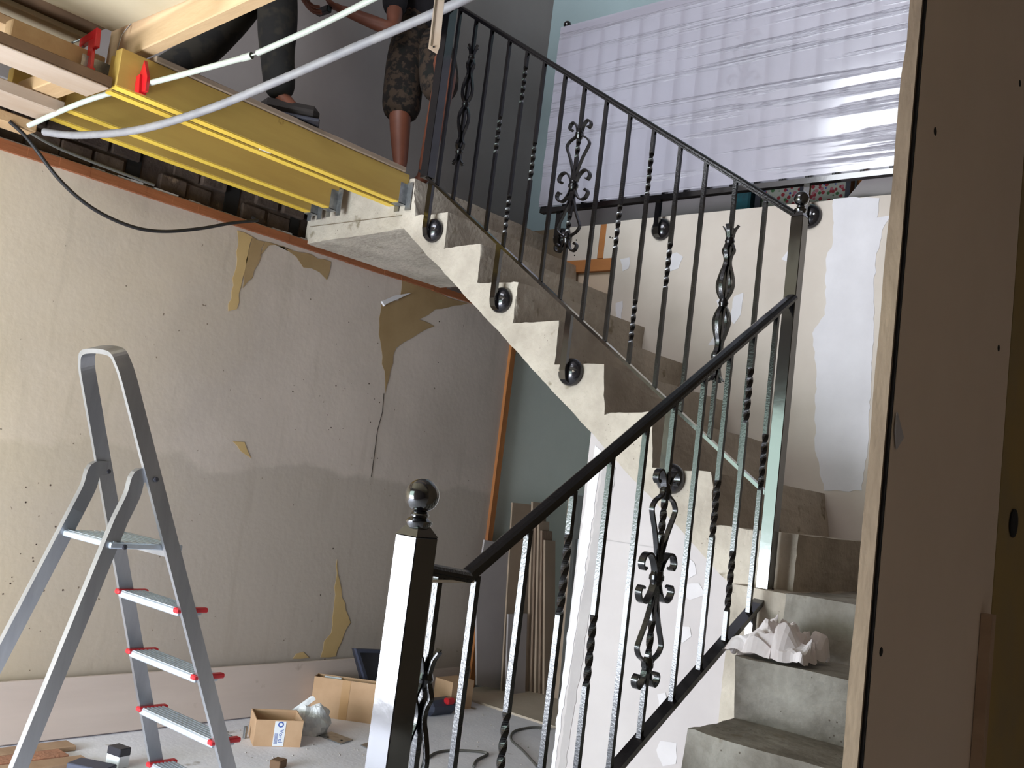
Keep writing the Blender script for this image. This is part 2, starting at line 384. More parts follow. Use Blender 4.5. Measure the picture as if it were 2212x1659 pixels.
# ragged board edge seen end-on
eb = MB(); zs = [i*.045 for i in range(64)]
out = [Vector((RX-.026 - abs(noise.noise(Vector((0,3,z*5))))*.005 + (.004 if z > 2.02 else 0), 1.403, z)) for z in zs]
inn = [Vector((RX-.0055 + (.012*(z-2.02) if z > 2.02 else 0), 1.403, z)) for z in zs]
for i in range(len(zs)-1):
    eb.poly([out[i], inn[i], inn[i+1], out[i+1]], (0, .017, 0))
struct('trim_1', eb, 'edgeboard')
struct('trim_1', MB().box((RX-.0125, 1.4085, 0), (RX-.0008, 1.4128, 2.9)), 'void')
tb = MB().box((RX+.001, 1.93, .6), (RX+.02, 1.955, 1.18)); obj('batten', tb, 'mortarwood', wr)
pp = [at(0, RX+.002, x, y) for x, y in ((1936,890),(1950,945),(1935,970),(1932,930))]
obj('paper_flap', MB().poly(pp, (.002,0,0)), 'filler_grey', wr)
sock = at(0, RX, 2188, 1130); 
obj('cable_hole', MB().lathe([(.028,0),(.028,.003),(.02,.004)], sock, 16, (1,0,0)), 'void', wr)

# timber wall plate and masonry pockets on the left wall
pl_ = MB(); 
for i in range(40):
    y0 = -.5 + i*.134; h = noise.noise(Vector((y0*3,0,0)))*.006
    pl_.box((XW, y0, 2.405+h), (XW+.022+h, y0+.134, 2.447+h*.5))
struct('trim_2', pl_, 'redwood')
pm = MB()
for i in range(60):
    y0 = 1.2 + i*.06; a = abs(noise.noise(Vector((y0*6,2,0))))*.014
    pm.box((XW-.03, y0, 2.447), (XW+.012+a, y0+.06, 2.452+a))
struct('trim_3', pm, 'filler_grey')
for y0, y1 in ((2.10,2.17),(2.62,2.70),(3.02,3.08)):
    obj('joist_pocket', MB().box((XW-.06, y0, 2.46), (XW-.045, y1, 2.66)), 'void', wl)
for i in range(18):                                     # old bricks showing in the band above the plate
    y0 = 1.35 + i*.152 + jit(.012); d = jit(.014)
    if any(a-.13 < y0 < b for a, b in ((2.10,2.17),(2.62,2.70),(3.02,3.08))): continue
    obj('brick', MB().bbox((XW-.055, y0, 2.465), (XW-.03+d, y0+.138, 2.545), .006), 'masonry', wl)
    obj('brick', MB().bbox((XW-.055, y0+.07, 2.56), (XW-.032-d, y0+.208, 2.64), .006), 'masonry', wl)
struct('trim_4', MB().box((XW-.03, 4.825, 0), (XW+.022, 4.872, 2.42)), 'orangestrip')
struct('baseboard_left', MB().box((XW, -2.2, 0), (XW+.018, 4.82, .13)).box((XW, -2.2, .13), (XW+.012, 4.82, .145)), 'plank')

def patch(par, name, m, plane, v, pts, off, seed=0, rag=3.0, step=14):
    """ragged thin patch (torn wallpaper, filler) lying on the plane axis = v"""
    res = []; n = len(pts); rnd = random.Random(seed)
    for i in range(n):
        a = Vector(pts[i]); b = Vector(pts[(i+1) % n]); k = max(1, int((b-a).length / step)); t = (b-a).normalized(); nn = Vector((-t.y, t.x))
        for j in range(k): res.append(a + (b-a)*j/k + (nn * rnd.uniform(-rag, rag) if j else Vector((0,0))))
    th = [0,0,0]; th[plane] = off
    return obj(name, MB().poly([at(plane, v, p.x, p.y) for p in res], th), m, par)
M['torn'] = mat('bare plaster under paper', (142, 116, 80), (156, 130, 94), rough=.95, scale=4)
M['torn2'] = mat('light bare plaster', (180, 152, 104), (190, 160, 112), rough=.95, scale=4)
TP = [('torn2', [(512,498),(545,512),(520,620),(511,668),(493,672),(512,560)], 1),
      ('torn', [(545,512),(572,522),(545,600),(524,622),(532,560)], 2),
      ('torn', [(572,522),(715,566),(706,605),(690,588),(655,578),(640,555),(610,532),(580,530),(560,555)], 3),
      ('torn', [(868,606),(1010,655),(940,668),(905,690),(938,705),(890,730),(855,752),(843,800),(832,850),(826,770),(818,722),(824,655),(860,650)], 4),
      ('torn2', [(502,953),(528,955),(542,990),(520,975)], 5),
      ('torn2', [(728,1208),(738,1290),(757,1345),(742,1372),(725,1418),(692,1420),(700,1385),(715,1368),(722,1300)], 6),
      ('torn2', [(640,1412),(655,1408),(668,1421),(632,1423)], 7)]
for m_, pts, sd in TP: patch(wl, 'torn_patch', m_, 0, XW+.0015, pts, .0012, sd)
obj('paper_flap', MB().poly([at(0, XW+.004, *p) for p in ((822,652),(850,640),(886,634),(860,646),(832,658),(828,662))], (.012,0,.004)), 'filler', wl)
ck = [at(0, XW+.001, *p) for p in ((829,850),(826,890),(815,930),(808,985),(802,1030))]
obj('crack', MB().tube(ck, .0016, 5), 'void', wl)
rnd = random.Random(4)
sp = MB()
for i in range(46):                                     # chips and nail marks on the old plaster
    px, py = rnd.choice([(rnd.uniform(690,830), rnd.uniform(780,1000)), (rnd.uniform(0,140), rnd.uniform(1020,1440)), (rnd.uniform(560,1000), rnd.uniform(640,1350))])
    p = at(0, XW, px, py); r = rnd.uniform(.002, .0055)
    sp.lathe([(r,-.001),(r*.8,.001)], p, 6, (1, 0, 0))
obj('chips', sp, 'masonry', wl, kind='stuff')

# ------------------------------------------------------------------ concrete staircase
Y1 = 3.10; YB = 4.10
stair = thing('concrete_staircase', 'raw grey concrete staircase turning a corner behind the black railings', 'staircase', (-2.2, 3.6, 0))
def extrude_profile(pts, rows, axis, chip=.004, seg=.03, close_rows=True, chips=()):
    """pts: outline in (u,z); rows: coordinates along the other horizontal axis; axis: 0 -> outline in x, rows in y; 1 -> outline in y, rows in x"""
    out = []; n = len(pts)
    for i in range(n):
        a = Vector(pts[i]); b = Vector(pts[(i+1) % n]); k = max(1, int((b-a).length / seg))
        for j in range(k): out.append(a + (b-a)*j/k)
    mb = MB(); vs = []; n = len(out)
    for ri, r in enumerate(rows):
        for i, p in enumerate(out):
            q = Vector((p.x, r, p.y)) if axis == 0 else Vector((r, p.x, p.y))
            nz = noise.noise_vector(q * 9) * chip + noise.noise_vector(q * 31) * chip * .6
            k = 1.0
            for cx, cz, rad, amt in chips:
                d = math.hypot(p.x-cx, p.y-cz)
                if d < rad and ri < 3: k += amt * (1-d/rad)
            nz = nz * k
            if axis == 0: nz.y = 0
            else: nz.x = 0
            vs.append(q + nz)
    fs = []
    for ri in range(len(rows)-1):
        for j in range(n): fs.append((ri*n+j, ri*n+(j+1) % n, (ri+1)*n+(j+1) % n, (ri+1)*n+j))
    fs += [tuple(range(n)), tuple((len(rows)-1)*n+j for j in range(n-1,-1,-1))]
    return mb.add(vs, fs)
prof = [(-4.235,2.43),(-4.235,2.70),(-3.445,2.70),(-3.415,2.505),(-3.193,2.515),(-3.182,2.34),(-2.954,2.348),(-2.951,2.168),(-2.716,2.168),
        (-2.712,1.985),(-2.468,1.990),(-2.465,1.81),(-2.22,1.815),(-2.196,1.622),(-1.978,1.636),(-1.95,1.433),(-1.711,1.438),(-1.676,1.254),
        (-1.37,1.26),(-1.372,1.02),(-1.372,.90),(-3.478,2.455)]
chips = [(-3.42,2.60,.10,3.0), (-3.40,2.50,.09,3.5), (-2.97,2.33,.07,3), (-2.72,2.10,.13,3.4), (-3.18,2.34,.06,3), (-2.2,1.62,.09,3), (-1.97,1.62,.06,2), (-1.71,1.40,.05,3), (-1.68,1.25,.08,2)]
rows = [3.10,3.108,3.12,3.15,3.22] + [3.3+i*.115 for i in range(8)]
obj('upper_flight', extrude_profile(prof, rows, 0, .005, .022, chips=chips), 'concrete', stair)
prof2 = [(.0,0),(1.60,0),(1.60,.18),(1.88,.18),(1.88,.36),(2.15,.36),(2.15,.54),(2.415,.54),(2.435,.718),(2.70,.722),(2.665,.90),(2.965,.90),(2.972,1.078),(3.4,1.08),(4.105,1.08),(4.105,0)][1:]
rows2 = [-1.335,-1.330,-1.315,-1.28] + [-1.22+i*.0995 for i in range(8)]
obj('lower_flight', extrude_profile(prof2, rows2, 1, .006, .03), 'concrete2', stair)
obj('landing_block', extrude_profile([(2.985,.0),(2.985,1.075),(4.1,1.075),(4.1,0)], [-1.53,-1.50,-1.45,-1.40,-1.34], 1, .005, .03), 'concrete', stair)
obj('formwork_line', MB().box((-4.2,3.0935,2.520),(-3.50,3.096,2.5225)), 'board_dark', stair)

# white plasterboard panel closing the space below the upper flight
soff = lambda x: .90 + (2.455-.90) * (x+1.372) / (-3.478+1.372)
pw = struct('wall_stair_panel', MB().poly([(-2.247,3.103,0),(-1.534,3.103,0),(-1.534,3.103,soff(-1.534)+.03),(-2.247,3.103,soff(-2.247)+.03)], (0,.10,0)), 'panel')
FP = [('filler', [(1286,962),(1300,975),(1286,1080),(1262,1250),(1248,1330),(1232,1440),(1212,1560),(1200,1659),(1190,1659),(1232,1330),(1270,1040)], 1),
      ('filler_grey', [(1306,990),(1330,1010),(1318,1100),(1300,1200),(1288,1290),(1272,1330),(1256,1440),(1240,1540),(1222,1659),(1206,1659),(1226,1500),(1250,1330),(1270,1230),(1284,1120)], 2),
      ('filler_soft', [(1484,1203),(1500,1215),(1504,1240),(1488,1250)], 3), ('filler_soft', [(1480,1262),(1510,1260),(1522,1285),(1490,1296),(1474,1284)], 4),
      ('filler_soft', [(1466,1352),(1490,1354),(1494,1374),(1476,1388),(1460,1380)], 5), ('filler_soft', [(1420,1500),(1438,1496),(1446,1530),(1424,1528)], 6),
      ('filler_soft', [(1426,1600),(1462,1606),(1460,1650),(1432,1655),(1418,1620)], 7)]
for m_, pts, sd in FP: patch(pw, 'filler_patch', m_, 1, 3.1022, pts, -.001, sd, 2.0, 12)
obj('panel_joint', MB().box((-2.19,3.1015,1.146),(-1.86,3.1032,1.149)), 'filler_grey', pw)

# partition behind the upper flight
pt = struct('wall_partition', MB().poly([(-2.965,YB,soff(-2.965)+.02),(-2.965,YB,2.74),(-.51,YB,2.74),(-.51,YB,.2),(-2.2,YB,.2),(-2.2,YB,soff(-2.2)+.02)], (0,.06,0)), 'partition')
struct('wall_partition', MB().poly([(-3.45,YB+.03,2.45),(-4.22,YB+.03,2.45),(-4.22,YB+.03,2.735),(-2.965,YB+.03,2.735),(-2.965,YB+.03,soff(-2.965)+.02)], (0,.04,0)), 'board_pink')
PP = [('filler', [(1800,430),(1845,425),(1900,428),(1895,470),(1925,465),(1905,500),(1892,560),(1888,640),(1885,760),(1880,880),(1875,960),(1862,1060),(1780,1060),(1760,960),(1762,880),(1764,800),(1755,720),(1782,680),(1784,560),(1800,520)], 11),
      ('filler', [(1688,560),(1705,538),(1718,530),(1718,562),(1700,565)], 12),
      ('filler', [(1438,556),(1462,545),(1476,555),(1466,580),(1448,586)], 13), ('filler', [(1340,560),(1360,556),(1358,580),(1345,586)], 14),
      ('filler', [(1548,650),(1560,640),(1566,652),(1552,664)], 15), ('filler', [(1586,640),(1606,632),(1600,680),(1586,700),(1576,690)], 16),
      ('filler', [(1530,745),(1552,712),(1560,730),(1545,745)], 17), ('filler', [(1330,655),(1345,650),(1342,690),(1334,700)], 18)]
for m_, pts, sd in PP: patch(pt, 'filler_patch', m_, 1, YB-.0005, pts, -.001, sd, 2.5, 12)
obj('board', MB().box((-3.30, YB+.012, 2.545), (-3.07, YB+.029, 2.735)), 'partition', pt)
obj('board', MB().box((-3.03, YB+.012, 2.545), (-2.967, YB+.029, 2.735)), 'partition', pt)
obj('stud', MB().box((-3.07, YB+.014, 2.55), (-3.032, YB+.029, 2.735)), 'orange', pt)
obj('rail_timber', MB().box((-3.27, YB+.0, 2.478), (-2.967, YB+.029, 2.543)), 'orange', pt)
obj('brown_board', MB().box((-4.2, YB+.014, 2.46), (-3.302, YB+.029, 2.735)), 'board_dark', pt)
for x, z in ((-3.22,2.66),(-3.12,2.66),(-3.22,2.575),(-3.0,2.66),(-2.985,2.655)):
    obj('screw_head', MB().lathe([(.004,0),(.004,.002)], (x, YB+.012, z), 8, (0,-1,0)), 'void', pt)

# ------------------------------------------------------------------ wrought iron railings
def zU_top(x): return 3.464 + (x + 3.199) * (2.333 - 3.464) / (3.199 - 1.465)
def zU_bot(x): return 2.699 + (x + 3.332) * (1.383 - 2.699) / (3.332 - 1.463)
def zL_top(y): return 1.098 + (y - 1.60) * (2.045 - 1.098) / (3.03 - 1.60)
def zL_bot(y): return .615 + (y - 2.25) * (1.078 - .615) / (3.06 - 2.25)
def bar_mb(x, y, z0, z1, w=.0142, tw=()):
    """square bar with twisted stretches"""
    zs = [z0]; tw = sorted(tw)
    for a, b in tw:
        k = max(6, int((b-a)/.0046)); zs += [a + (b-a)*i/k for i in range(k+1)]
    zs.append(z1); mb = MB(); vs = []; ang = 0
    def A(z):
        t = 0
        for a, b in tw:
            q = round((b-a)/.036) * math.pi/2; t += q * min(1, max(0, (z-a)/(b-a)))
        return t
    inT = lambda z: any(a-1e-6 <= z <= b+1e-6 for a, b in tw)
    for z in zs:
        t = A(z) + math.pi/4; r = w*.7071*(1.0 if inT(z) else 1)
        for j in range(4): vs.append((x + r*math.cos(t+j*R90), y + r*math.sin(t+j*R90), z))
    n = len(zs)
    fs = [(i*4+j, i*4+(j+1) % 4, (i+1)*4+(j+1) % 4, (i+1)*4+j) for i in range(n-1) for j in range(4)] + [(3,2,1,0), tuple((n-1)*4+j for j in range(4))]
    return mb.add(vs, fs)
def smooth_path(P, k=5):
    P = [Vector(p) for p in P]; out = []
    for i in range(len(P)-1):
        p0 = P[max(0,i-1)]; p1 = P[i]; p2 = P[i+1]; p3 = P[min(len(P)-1,i+2)]
        for j in range(k):
            t = j/k; out.append(.5*((2*p1)+(p2-p0)*t+(2*p0-5*p1+4*p2-p3)*t*t+(3*p1-p0-3*p2+p3)*t**3))
    return out + [P[-1]]
def strap(path2, o, U, w=.011, t=.005, taper=None):
    """flat strap following (u,h) points in the plane of the railing"""
    N_ = Vector((-U.y, U.x, 0)); pts = [o + U*u + Vector((0,0,h)) for u, h in smooth_path([Vector((a,b,0)) for a, b in path2], 6) for _ in (0,)] if False else [o + U*p.x + Vector((0,0,p.y)) for p in smooth_path([Vector((a,b,0)) for a, b in path2], 6)]
    mb = MB(); return mb.sweep(pts, [(-w/2,-t/2),(w/2,-t/2),(w/2,t/2),(-w/2,t/2)], N_)
def scroll_ornament(bar, o, U, H=.285, s=1.0):
    """basket and scroll centrepiece: collars, four bulging straps, eight curled leaves"""
    for h in (0, .225, -.225):
        r = .021 if h == 0 else .017
        obj('collar', MB().lathe([(.010,-.022),(r*.8,-.018),(r*.85,-.008),(r,-.005),(r,.006),(r*.85,.009),(r*.8,.018),(.010,.022)], o + Vector((0,0,h*s)), 14), 'iron', bar, smooth=True)
    for sd in (-1, 1):
        for v in (-1, 1):
            P = [(.009,.02),(.012,.06),(.030,.115),(.052,.160),(.058,.180),(.044,.200),(.018,.215),(.011,.235)]
            obj('strap', strap([(sd*a*s, v*b*s) for a, b in P], o, U, .014, .0065), 'iron', bar)
            Q = [(.010,.012),(.022,.040),(.045,.062),(.068,.058),(.080,.038),(.072,.022),(.062,.026)]
            obj('scroll', strap([(sd*a*s, v*b*s) for a, b in Q], o, U, .020, .006), 'iron', bar)
            E_ = [(.010,.238),(.018,.262),(.034,.280),(.050,.274),(.055,.258),(.046,.247),(.040,.253)]
            obj('scroll', strap([(sd*a*s, v*b*s) for a, b in E_], o, U, .018, .006), 'iron', bar)
def bud_ornament(bar, o, U, s=1.0):
    V_ = Vector((-U.y, U.x, 0))
    for h in (0, .222, -.222):
        obj('collar', MB().lathe([(.008,-.018),(.014,-.014),(.016,-.005),(.018,0),(.016,.005),(.014,.014),(.008,.018)], o + Vector((0,0,h*s)), 12), 'iron', bar, smooth=True)
    P = [(.010,.012),(.022,.03),(.030,.052),(.031,.075),(.022,.11),(.013,.135),(.011,.155),(.015,.172),(.022,.187),(.017,.202),(.010,.218)]
    for v in (-1, 1):
        for D in (U, -U, V_, -V_):
            obj('strap', strap([(a*s, v*b*s) for a, b in P], o, D, .013, .0055), 'iron', bar)
            obj('petal', strap([(.009*s, v*.225*s),(.013*s, v*.245*s),(.018*s, v*.262*s),(.030*s, v*.278*s)], o, D, .013, .004), 'iron', bar)
HR = [(-.021,-.004),(-.021,.003),(-.017,.009),(-.009,.013),(.009,.013),(.017,.009),(.021,.003),(.021,-.004),(.013,-.006),(.013,-.012),(-.013,-.012),(-.013,-.006)]
HRf = [(a, -b) for a, b in HR]

ru = thing('stair_railing', 'black wrought iron railing climbing left along the upper stair flight', 'railing', (-2.3, 3.03, 1.4))
mid = lambda f, a: f(a)
obj('handrail', MB().sweep([(-3.29,3.03,zU_top(-3.29)),(-1.45,3.03,zU_top(-1.45))], [(a*.9,b*.9) for a,b in HRf], (0,1,0)), 'iron', ru)
obj('bottom_rail', MB().sweep([(-3.335,3.03,zU_bot(-3.335)),(-1.452,3.03,zU_bot(-1.452))], [(-.012,-.006),(.012,-.006),(.012,.006),(-.012,.006)], (0,1,0)), 'iron_s', ru)
UB = [(-3.213,'p'),(-3.099,'bud'),(-2.990,'p'),(-2.874,'s'),(-2.761,'d'),(-2.655,'s'),(-2.532,'p'),(-2.422,'scroll'),(-2.302,'p'),(-2.180,'s'),(-2.061,'d'),(-1.935,'s'),(-1.818,'p'),(-1.691,'bud'),(-1.568,'p')]
UX = Vector((1,0,0)); UY = Vector((0,1,0))
for x, k in UB:
    zt = zU_top(x)-.008; zb = zU_bot(x)+.004; m_ = (zt+zb)/2
    if x == -1.691: m_ = 2.027
    if x == -3.099: m_ = 2.985
    if x == -2.422: m_ = 2.53
    tw = {'p': [], 's': [(m_-.085, m_+.085)], 'd': [(m_-.375, m_-.21), (m_+.20, m_+.365)], 'bud': [], 'scroll': [(m_-.19, m_-.12), (m_+.12, m_+.19)]}[k]
    b_ = obj('baluster', bar_mb(x, 3.03, zb, zt, .0138, tw), 'iron', ru)
    if k == 'scroll': scroll_ornament(b_, Vector((x, 3.03, m_)), UX, s=.97)
    if k == 'bud': bud_ornament(b_, Vector((x, 3.03, m_)), UX)
def post(par, x, y, z0, z1, w, ball, name='post', zb=None):
    h = w/2; b_ = MB().bbox((x-h, y-h, z0), (x+h, y+h, z1), .002)
    vs = []; t1 = .02
    vs = [(x-h,y-h,z1),(x+h,y-h,z1),(x+h,y+h,z1),(x-h,y+h,z1)] + [(x+a*h*.55,y+b*h*.55,z1+t1) for a,b in ((-1,-1),(1,-1),(1,1),(-1,1))]
    b_.add(vs, [(0,1,5,4),(1,2,6,5),(2,3,7,6),(3,0,4,7),(4,5,6,7)])
    p = obj(name, b_, 'iron_s', par)
    if ball:
        R = ball; c = z1+t1; neck = R*.95
        prof_ = [(R*.62,c-.004),(R*.78,c+R*.12),(R*.80,c+R*.28),(R*.60,c+R*.42),(R*.50,c+R*.5),(R*.56,c+R*.62),(R*.48,c+R*.78),(R*.36,c+R*.86)]
        cz = c + R*1.72
        for i in range(3, 17):
            a = -math.pi/2 + math.pi*i/16; prof_.append((max(.0008,R*math.cos(a)), cz + R*math.sin(a)))
        obj('ball_finial', MB().lathe([(r, z) for r, z in prof_], (x,y,0), 28), 'iron_s', p, smooth=True)
    return p
post(ru, -3.285, 3.03, 2.66, 3.52, .05, .026)
def flange(par, x, y, z, ztop, face):
    """wall flange: leg, domed disc with two screws, standing off the face (normal = face)"""
    f = Vector(face); R = .057; side = Vector((f.y, -f.x, 0)) if True else None
    c = Vector((x, y, z))
    lg = MB(); bx = c + f*.052
    lg.sweep([bx + Vector((0,0,ztop-z)), bx + Vector((0,0,.0)), bx - Vector((0,0,.030)) - f*.008, bx - Vector((0,0,.040)) - f*.028], [(-.014,-.009),(.014,-.009),(.014,.009),(-.014,.009)], side)
    l_ = obj('bracket_leg', lg, 'iron_s', par)
    d_ = obj('flange_disc', MB().lathe([(R,0),(R,.006),(R*.94,.016),(R*.8,.026),(R*.55,.034),(R*.3,.038),(.002,.039)], c, 28, f), 'disc', l_, smooth=True)
    for s_ in (-1, 1):
        obj('screw', MB().lathe([(.006,0),(.006,.004),(.004,.006)], c + side*(s_*.034) + f*.030, 10, f), 'screw', l_)
for x, z in ((-3.262,2.426),(-2.789,2.083),(-2.37,1.779),(-1.866,1.40)):
    flange(ru, x, 3.093, z, zU_bot(x)-.004, (0,-1,0))

rl = thing('stair_railing', 'black wrought iron railing rising right from the big ball-topped newel post', 'railing', (-1.43, 2.2, 0))
XL = -1.43
obj('handrail', MB().sweep([(XL,1.425,1.118),(XL,1.585,1.100),(XL,3.012,zL_top(3.012))], HR, (1,0,0)), 'iron', rl)
obj('bottom_rail', MB().sweep([(XL,1.42,zL_bot(1.42)),(XL,3.05,zL_bot(3.05))], [(-.018,-.008),(.018,-.008),(.018,.008),(-.018,.008)], (1,0,0)), 'iron_s', rl)
LB = [(1.500,'bud'),(1.618,'p'),(1.778,'s'),(1.932,'d'),(2.076,'s'),(2.222,'p'),(2.352,'scroll'),(2.500,'p'),(2.638,'s'),(2.776,'d'),(2.918,'s')]
TW = {1.778:[(.62,.80)], 1.932:[(1.012,1.205),(.42,.60)], 2.076:[(.835,1.01)], 2.638:[(1.225,1.395)], 2.776:[(1.583,1.757),(1.008,1.190)], 2.918:[(1.386,1.568)]}
for y, k in LB:
    zt = zL_top(y)-.008 if y > 1.6 else 1.10; zb = zL_bot(y)+.006
    m_ = 1.105 if k == 'scroll' else .66
    tw = TW.get(y, []) if k != 'scroll' else [(m_-.205, m_-.115), (m_+.115, m_+.205)]
    b_ = obj('baluster', bar_mb(XL, y, zb, zt, .0142, tw), 'iron', rl)
    if k == 'scroll': scroll_ornament(b_, Vector((XL, y, m_)), UY, s=1.04)
    if k == 'bud': bud_ornament(b_, Vector((XL, y, m_)), UY, s=1.04)
post(rl, -1.437, 3.03, 1.075, 2.315, .044, .026)
post(rl, -1.403, 1.396, 0, 1.182, .060, .0345, 'newel_post')
obj('weld_strip', MB().box((XL-.012,1.425,1.088),(XL+.012,1.60,1.094)), 'screw', rl)
obj('floor_plate', MB().box((-1.47,1.33,0),(-1.35,1.455,.008)), 'iron_s', rl)
obj('bracket_leg', MB().box((XL-.012,2.93,.905),(XL+.012,2.955,zL_bot(2.94))), 'iron_s', rl)

# ------------------------------------------------------------------ wrapped railing on the upper floor edge
rw = thing('wrapped_railing', 'black railing section wrapped in shiny stretch film, hung on the upper floor edge', 'railing', (-2.3, 4.03, 2.6))
YR = 4.03
obj('bottom_rail', MB().box((-3.42,YR-.018,2.80),(-.53,YR+.018,2.825)), 'iron_s', rw)
obj('handrail', MB().box((-3.42,YR-.02,3.83),(-.53,YR+.02,3.86)), 'iron_s', rw)
post(rw, -3.40, YR, 2.80, 3.83, .035, .022)
for i in range(21):
    x = -3.27 + i*.125
    if i == 8:
        b_ = obj('baluster', bar_mb(x, YR, 2.82, 3.835, .015), 'iron', rw); scroll_ornament(b_, Vector((x, YR, 3.33)), UX)
    else: obj('baluster', bar_mb(x, YR, 2.82, 3.835, .015, [(3.2,3.37)] if i % 4 == 2 else []), 'iron', rw)
for x in (-3.307,-2.676,-1.896,-1.2):
    flange(rw, x, YB-.002, 2.672, 2.81, (0,-1,0))
fm = MB(); nx, nz = 60, 18; vs = []
for s_ in (0, 1):
    for i in range(nx+1):
        for j in range(nz+1):
            x = -3.425 + 2.89*i/nx; z = 2.832 + 1.035*j/nz
            y = (YR-.026 if s_ == 0 else YR+.026) + noise.noise(Vector((x*1.5, z*9, s_*5)))*.006
            vs.append((x, y, z))
K = (nx+1)*(nz+1); fs = []
for s_ in (0, 1):
    for i in range(nx):
        for j in range(nz):
            a = s_*K + i*(nz+1)+j; fs.append((a, a+nz+1, a+nz+2, a+1))
for i in range(nx): a = i*(nz+1)+nz; fs.append((a, a+nz+1, K+a+nz+1, K+a))
for j in range(nz): fs.append((j, j+1, K+j+1, K+j))
fm.add(vs, fs); obj('stretch_film', fm, 'film', rw, smooth=True, label='shiny white stretch film')

# things standing on the upper floor behind the wrapped railing
tag(obj('board', MB().box((-3.62,4.52,2.70),(-2.52,4.54,3.07)), 'greyboard'), 'plain lilac grey board standing behind the wrapped railing', 'board')
ch = thing('patterned_screen', 'floral printed cloth panel in a thin dark frame behind the corner post', 'screen', (-2.1, 4.5, 2.70))
obj('cloth', MB().box((-2.36,4.50,2.71),(-1.91,4.52,3.16)), 'floral', ch)
obj('frame', MB().box((-2.38,4.48,2.70),(-2.35,4.53,3.2)).box((-2.14,4.48,2.70),(-2.10,4.49,3.2)).box((-1.905,4.48,2.70),(-1.88,4.53,3.2)).box((-2.35,4.48,3.01),(-2.14,4.495,3.03)), 'blackplastic', ch)
tag(obj('folded_cloth', MB().bbox((-2.50,4.46,2.70),(-2.40,4.56,2.99), .01), 'tealcloth'), 'dark teal folded cloth on the upper floor beside the floral panel', 'cloth')
tag(obj('wooden_board', MB().box((-1.88,4.55,2.70),(-.9,4.57,3.3)), 'orange'), 'orange brown wooden board right of the floral cloth panel', 'board')
gp = [at(1, 4.20, *p) for p in ((1800,430),(1838,424),(1960,408),(1965,305),(1900,345))]
tag(obj('sloping_sheet', MB().poly([(p.x, 4.20, p.z if i_ > 2 else 2.70) for i_, p in enumerate(gp)], (0,.012,0)), 'greyboard'), 'grey triangular sheet leaning up to the right above the white partition', 'sheet')

# ------------------------------------------------------------------ yellow joists and formwork
YG = 'yellow timber joists hung on the stair landing'
def joist(x0, x1, y0, label, yend=3.096, ztop=2.72, hanger=True, zb=2.573):
    t = thing('joist', label, 'joist', ((x0+x1)/2, (y0+yend)/2, zb), YG)
    obj('beam', MB().bbox((x0, y0, zb+.004), (x1, yend, ztop), .002), 'yellow', t)
    obj('bottom_edge', MB().box((x0+.001, y0, zb), (x1-.001, yend-.003, zb+.0042)), 'yellow_edge', t, label='pale yellow bottom edge')
    if hanger:
        h = MB(); h.box((x1,yend-.05,zb-.004),(x1+.002,yend-.003,ztop-.05)); h.box((x0-.002,yend-.05,zb-.004),(x0,yend-.003,ztop-.05)); h.box((x0-.002,yend-.05,zb-.006),(x1+.002,yend-.003,zb-.001))
        h.box((x1,yend-.005,zb-.03),(x1+.035,yend-.002,ztop-.04)); h.box((x0-.03,yend-.005,zb-.03),(x0,yend-.002,ztop-.04))
        obj('steel_hanger', h, 'steel', t, label='galvanised steel hanger')
    return t
joist(-3.525, -3.48, 1.62, 'outermost yellow joist nearest the stair railing')
joist(-3.600, -3.555, 1.64, 'second yellow joist, doubled close behind the outermost one', hanger=False)
joist(-3.985, -3.94, 1.645, 'yellow joist in the middle with a steel hanger at the landing', yend=3.05)
joist(-4.165, -4.115, 1.50, 'yellow joist closest to the beige wall', yend=3.07)
tag(obj('spacer_block', MB().bbox((-3.555,2.30,2.58),(-3.525,2.36,2.62), .002), 'filler'), 'small white spacer block wedged between the doubled yellow joists', 'block')
db = thing('deck_board', 'old brown deck board lying on top of the yellow joists', 'board', (-3.6, 2.4, 2.72))
obj('plank', MB().bbox((-3.62,1.75,2.722),(-3.470,3.06,2.745), .003), 'cartonbrown', db)
obj('plank', MB().bbox((-4.18,2.0,2.722),(-3.65,3.09,2.740), .003), 'cartonbrown', db)

# ply shuttering, battens, big beam
for x0, x1, lb in ((-4.2,-3.84,'cream shuttering ply sheet overhead against the beige wall'),(-3.67,-2.9,'cream shuttering ply sheet overhead next to the raw timber beam')):
    tag(obj('ply_sheet', MB().bbox((x0,-.6,2.84),(x1,1.66,2.862), .003), 'ply'), lb, 'board')
tag(obj('shadow_band', MB().bbox((-3.86,-.6,2.863),(-3.65,1.66,2.93), .004), 'ply_dark'), 'dark brown wood standing in for the shadow band between the two overhead ply sheets', 'batten')  # brown colour imitates the shadow band across the overhead ply
def battn(lo, hi, label, m='timber_y'):
    return tag(obj('batten', MB().bbox(lo, hi, .004), m), label, 'batten')
battn((-3.655,-.4,2.552),(-3.485,1.60,2.5605), 'wide whitened plank under the formwork ending by the red clamp')
battn((-3.655,-.3,2.561),(-3.487,1.61,2.602), 'brown strip standing in for the shaded side of the wide whitened plank', 'ply_dark')  # strip coloured as the shade on the plank's side face
battn((-3.886,-.3,2.735),(-3.775,1.70,2.775), 'tan batten under the overhead ply sheet', 'timber')
battn((-4.09,-.4,2.535),(-3.90,1.63,2.585), 'second whitened plank lower left, close to the beige wall')
battn((-4.05,1.50,2.587),(-3.66,1.60,2.645), 'short tan cross batten between the two whitened planks', 'timber')
battn((-4.21,1.44,2.485),(-4.10,1.62,2.53), 'short tan block at the wall below the second plank', 'timber')
battn((-3.72,1.30,2.604),(-3.66,1.58,2.73), 'upright tan batten above the wide whitened plank', 'timber')
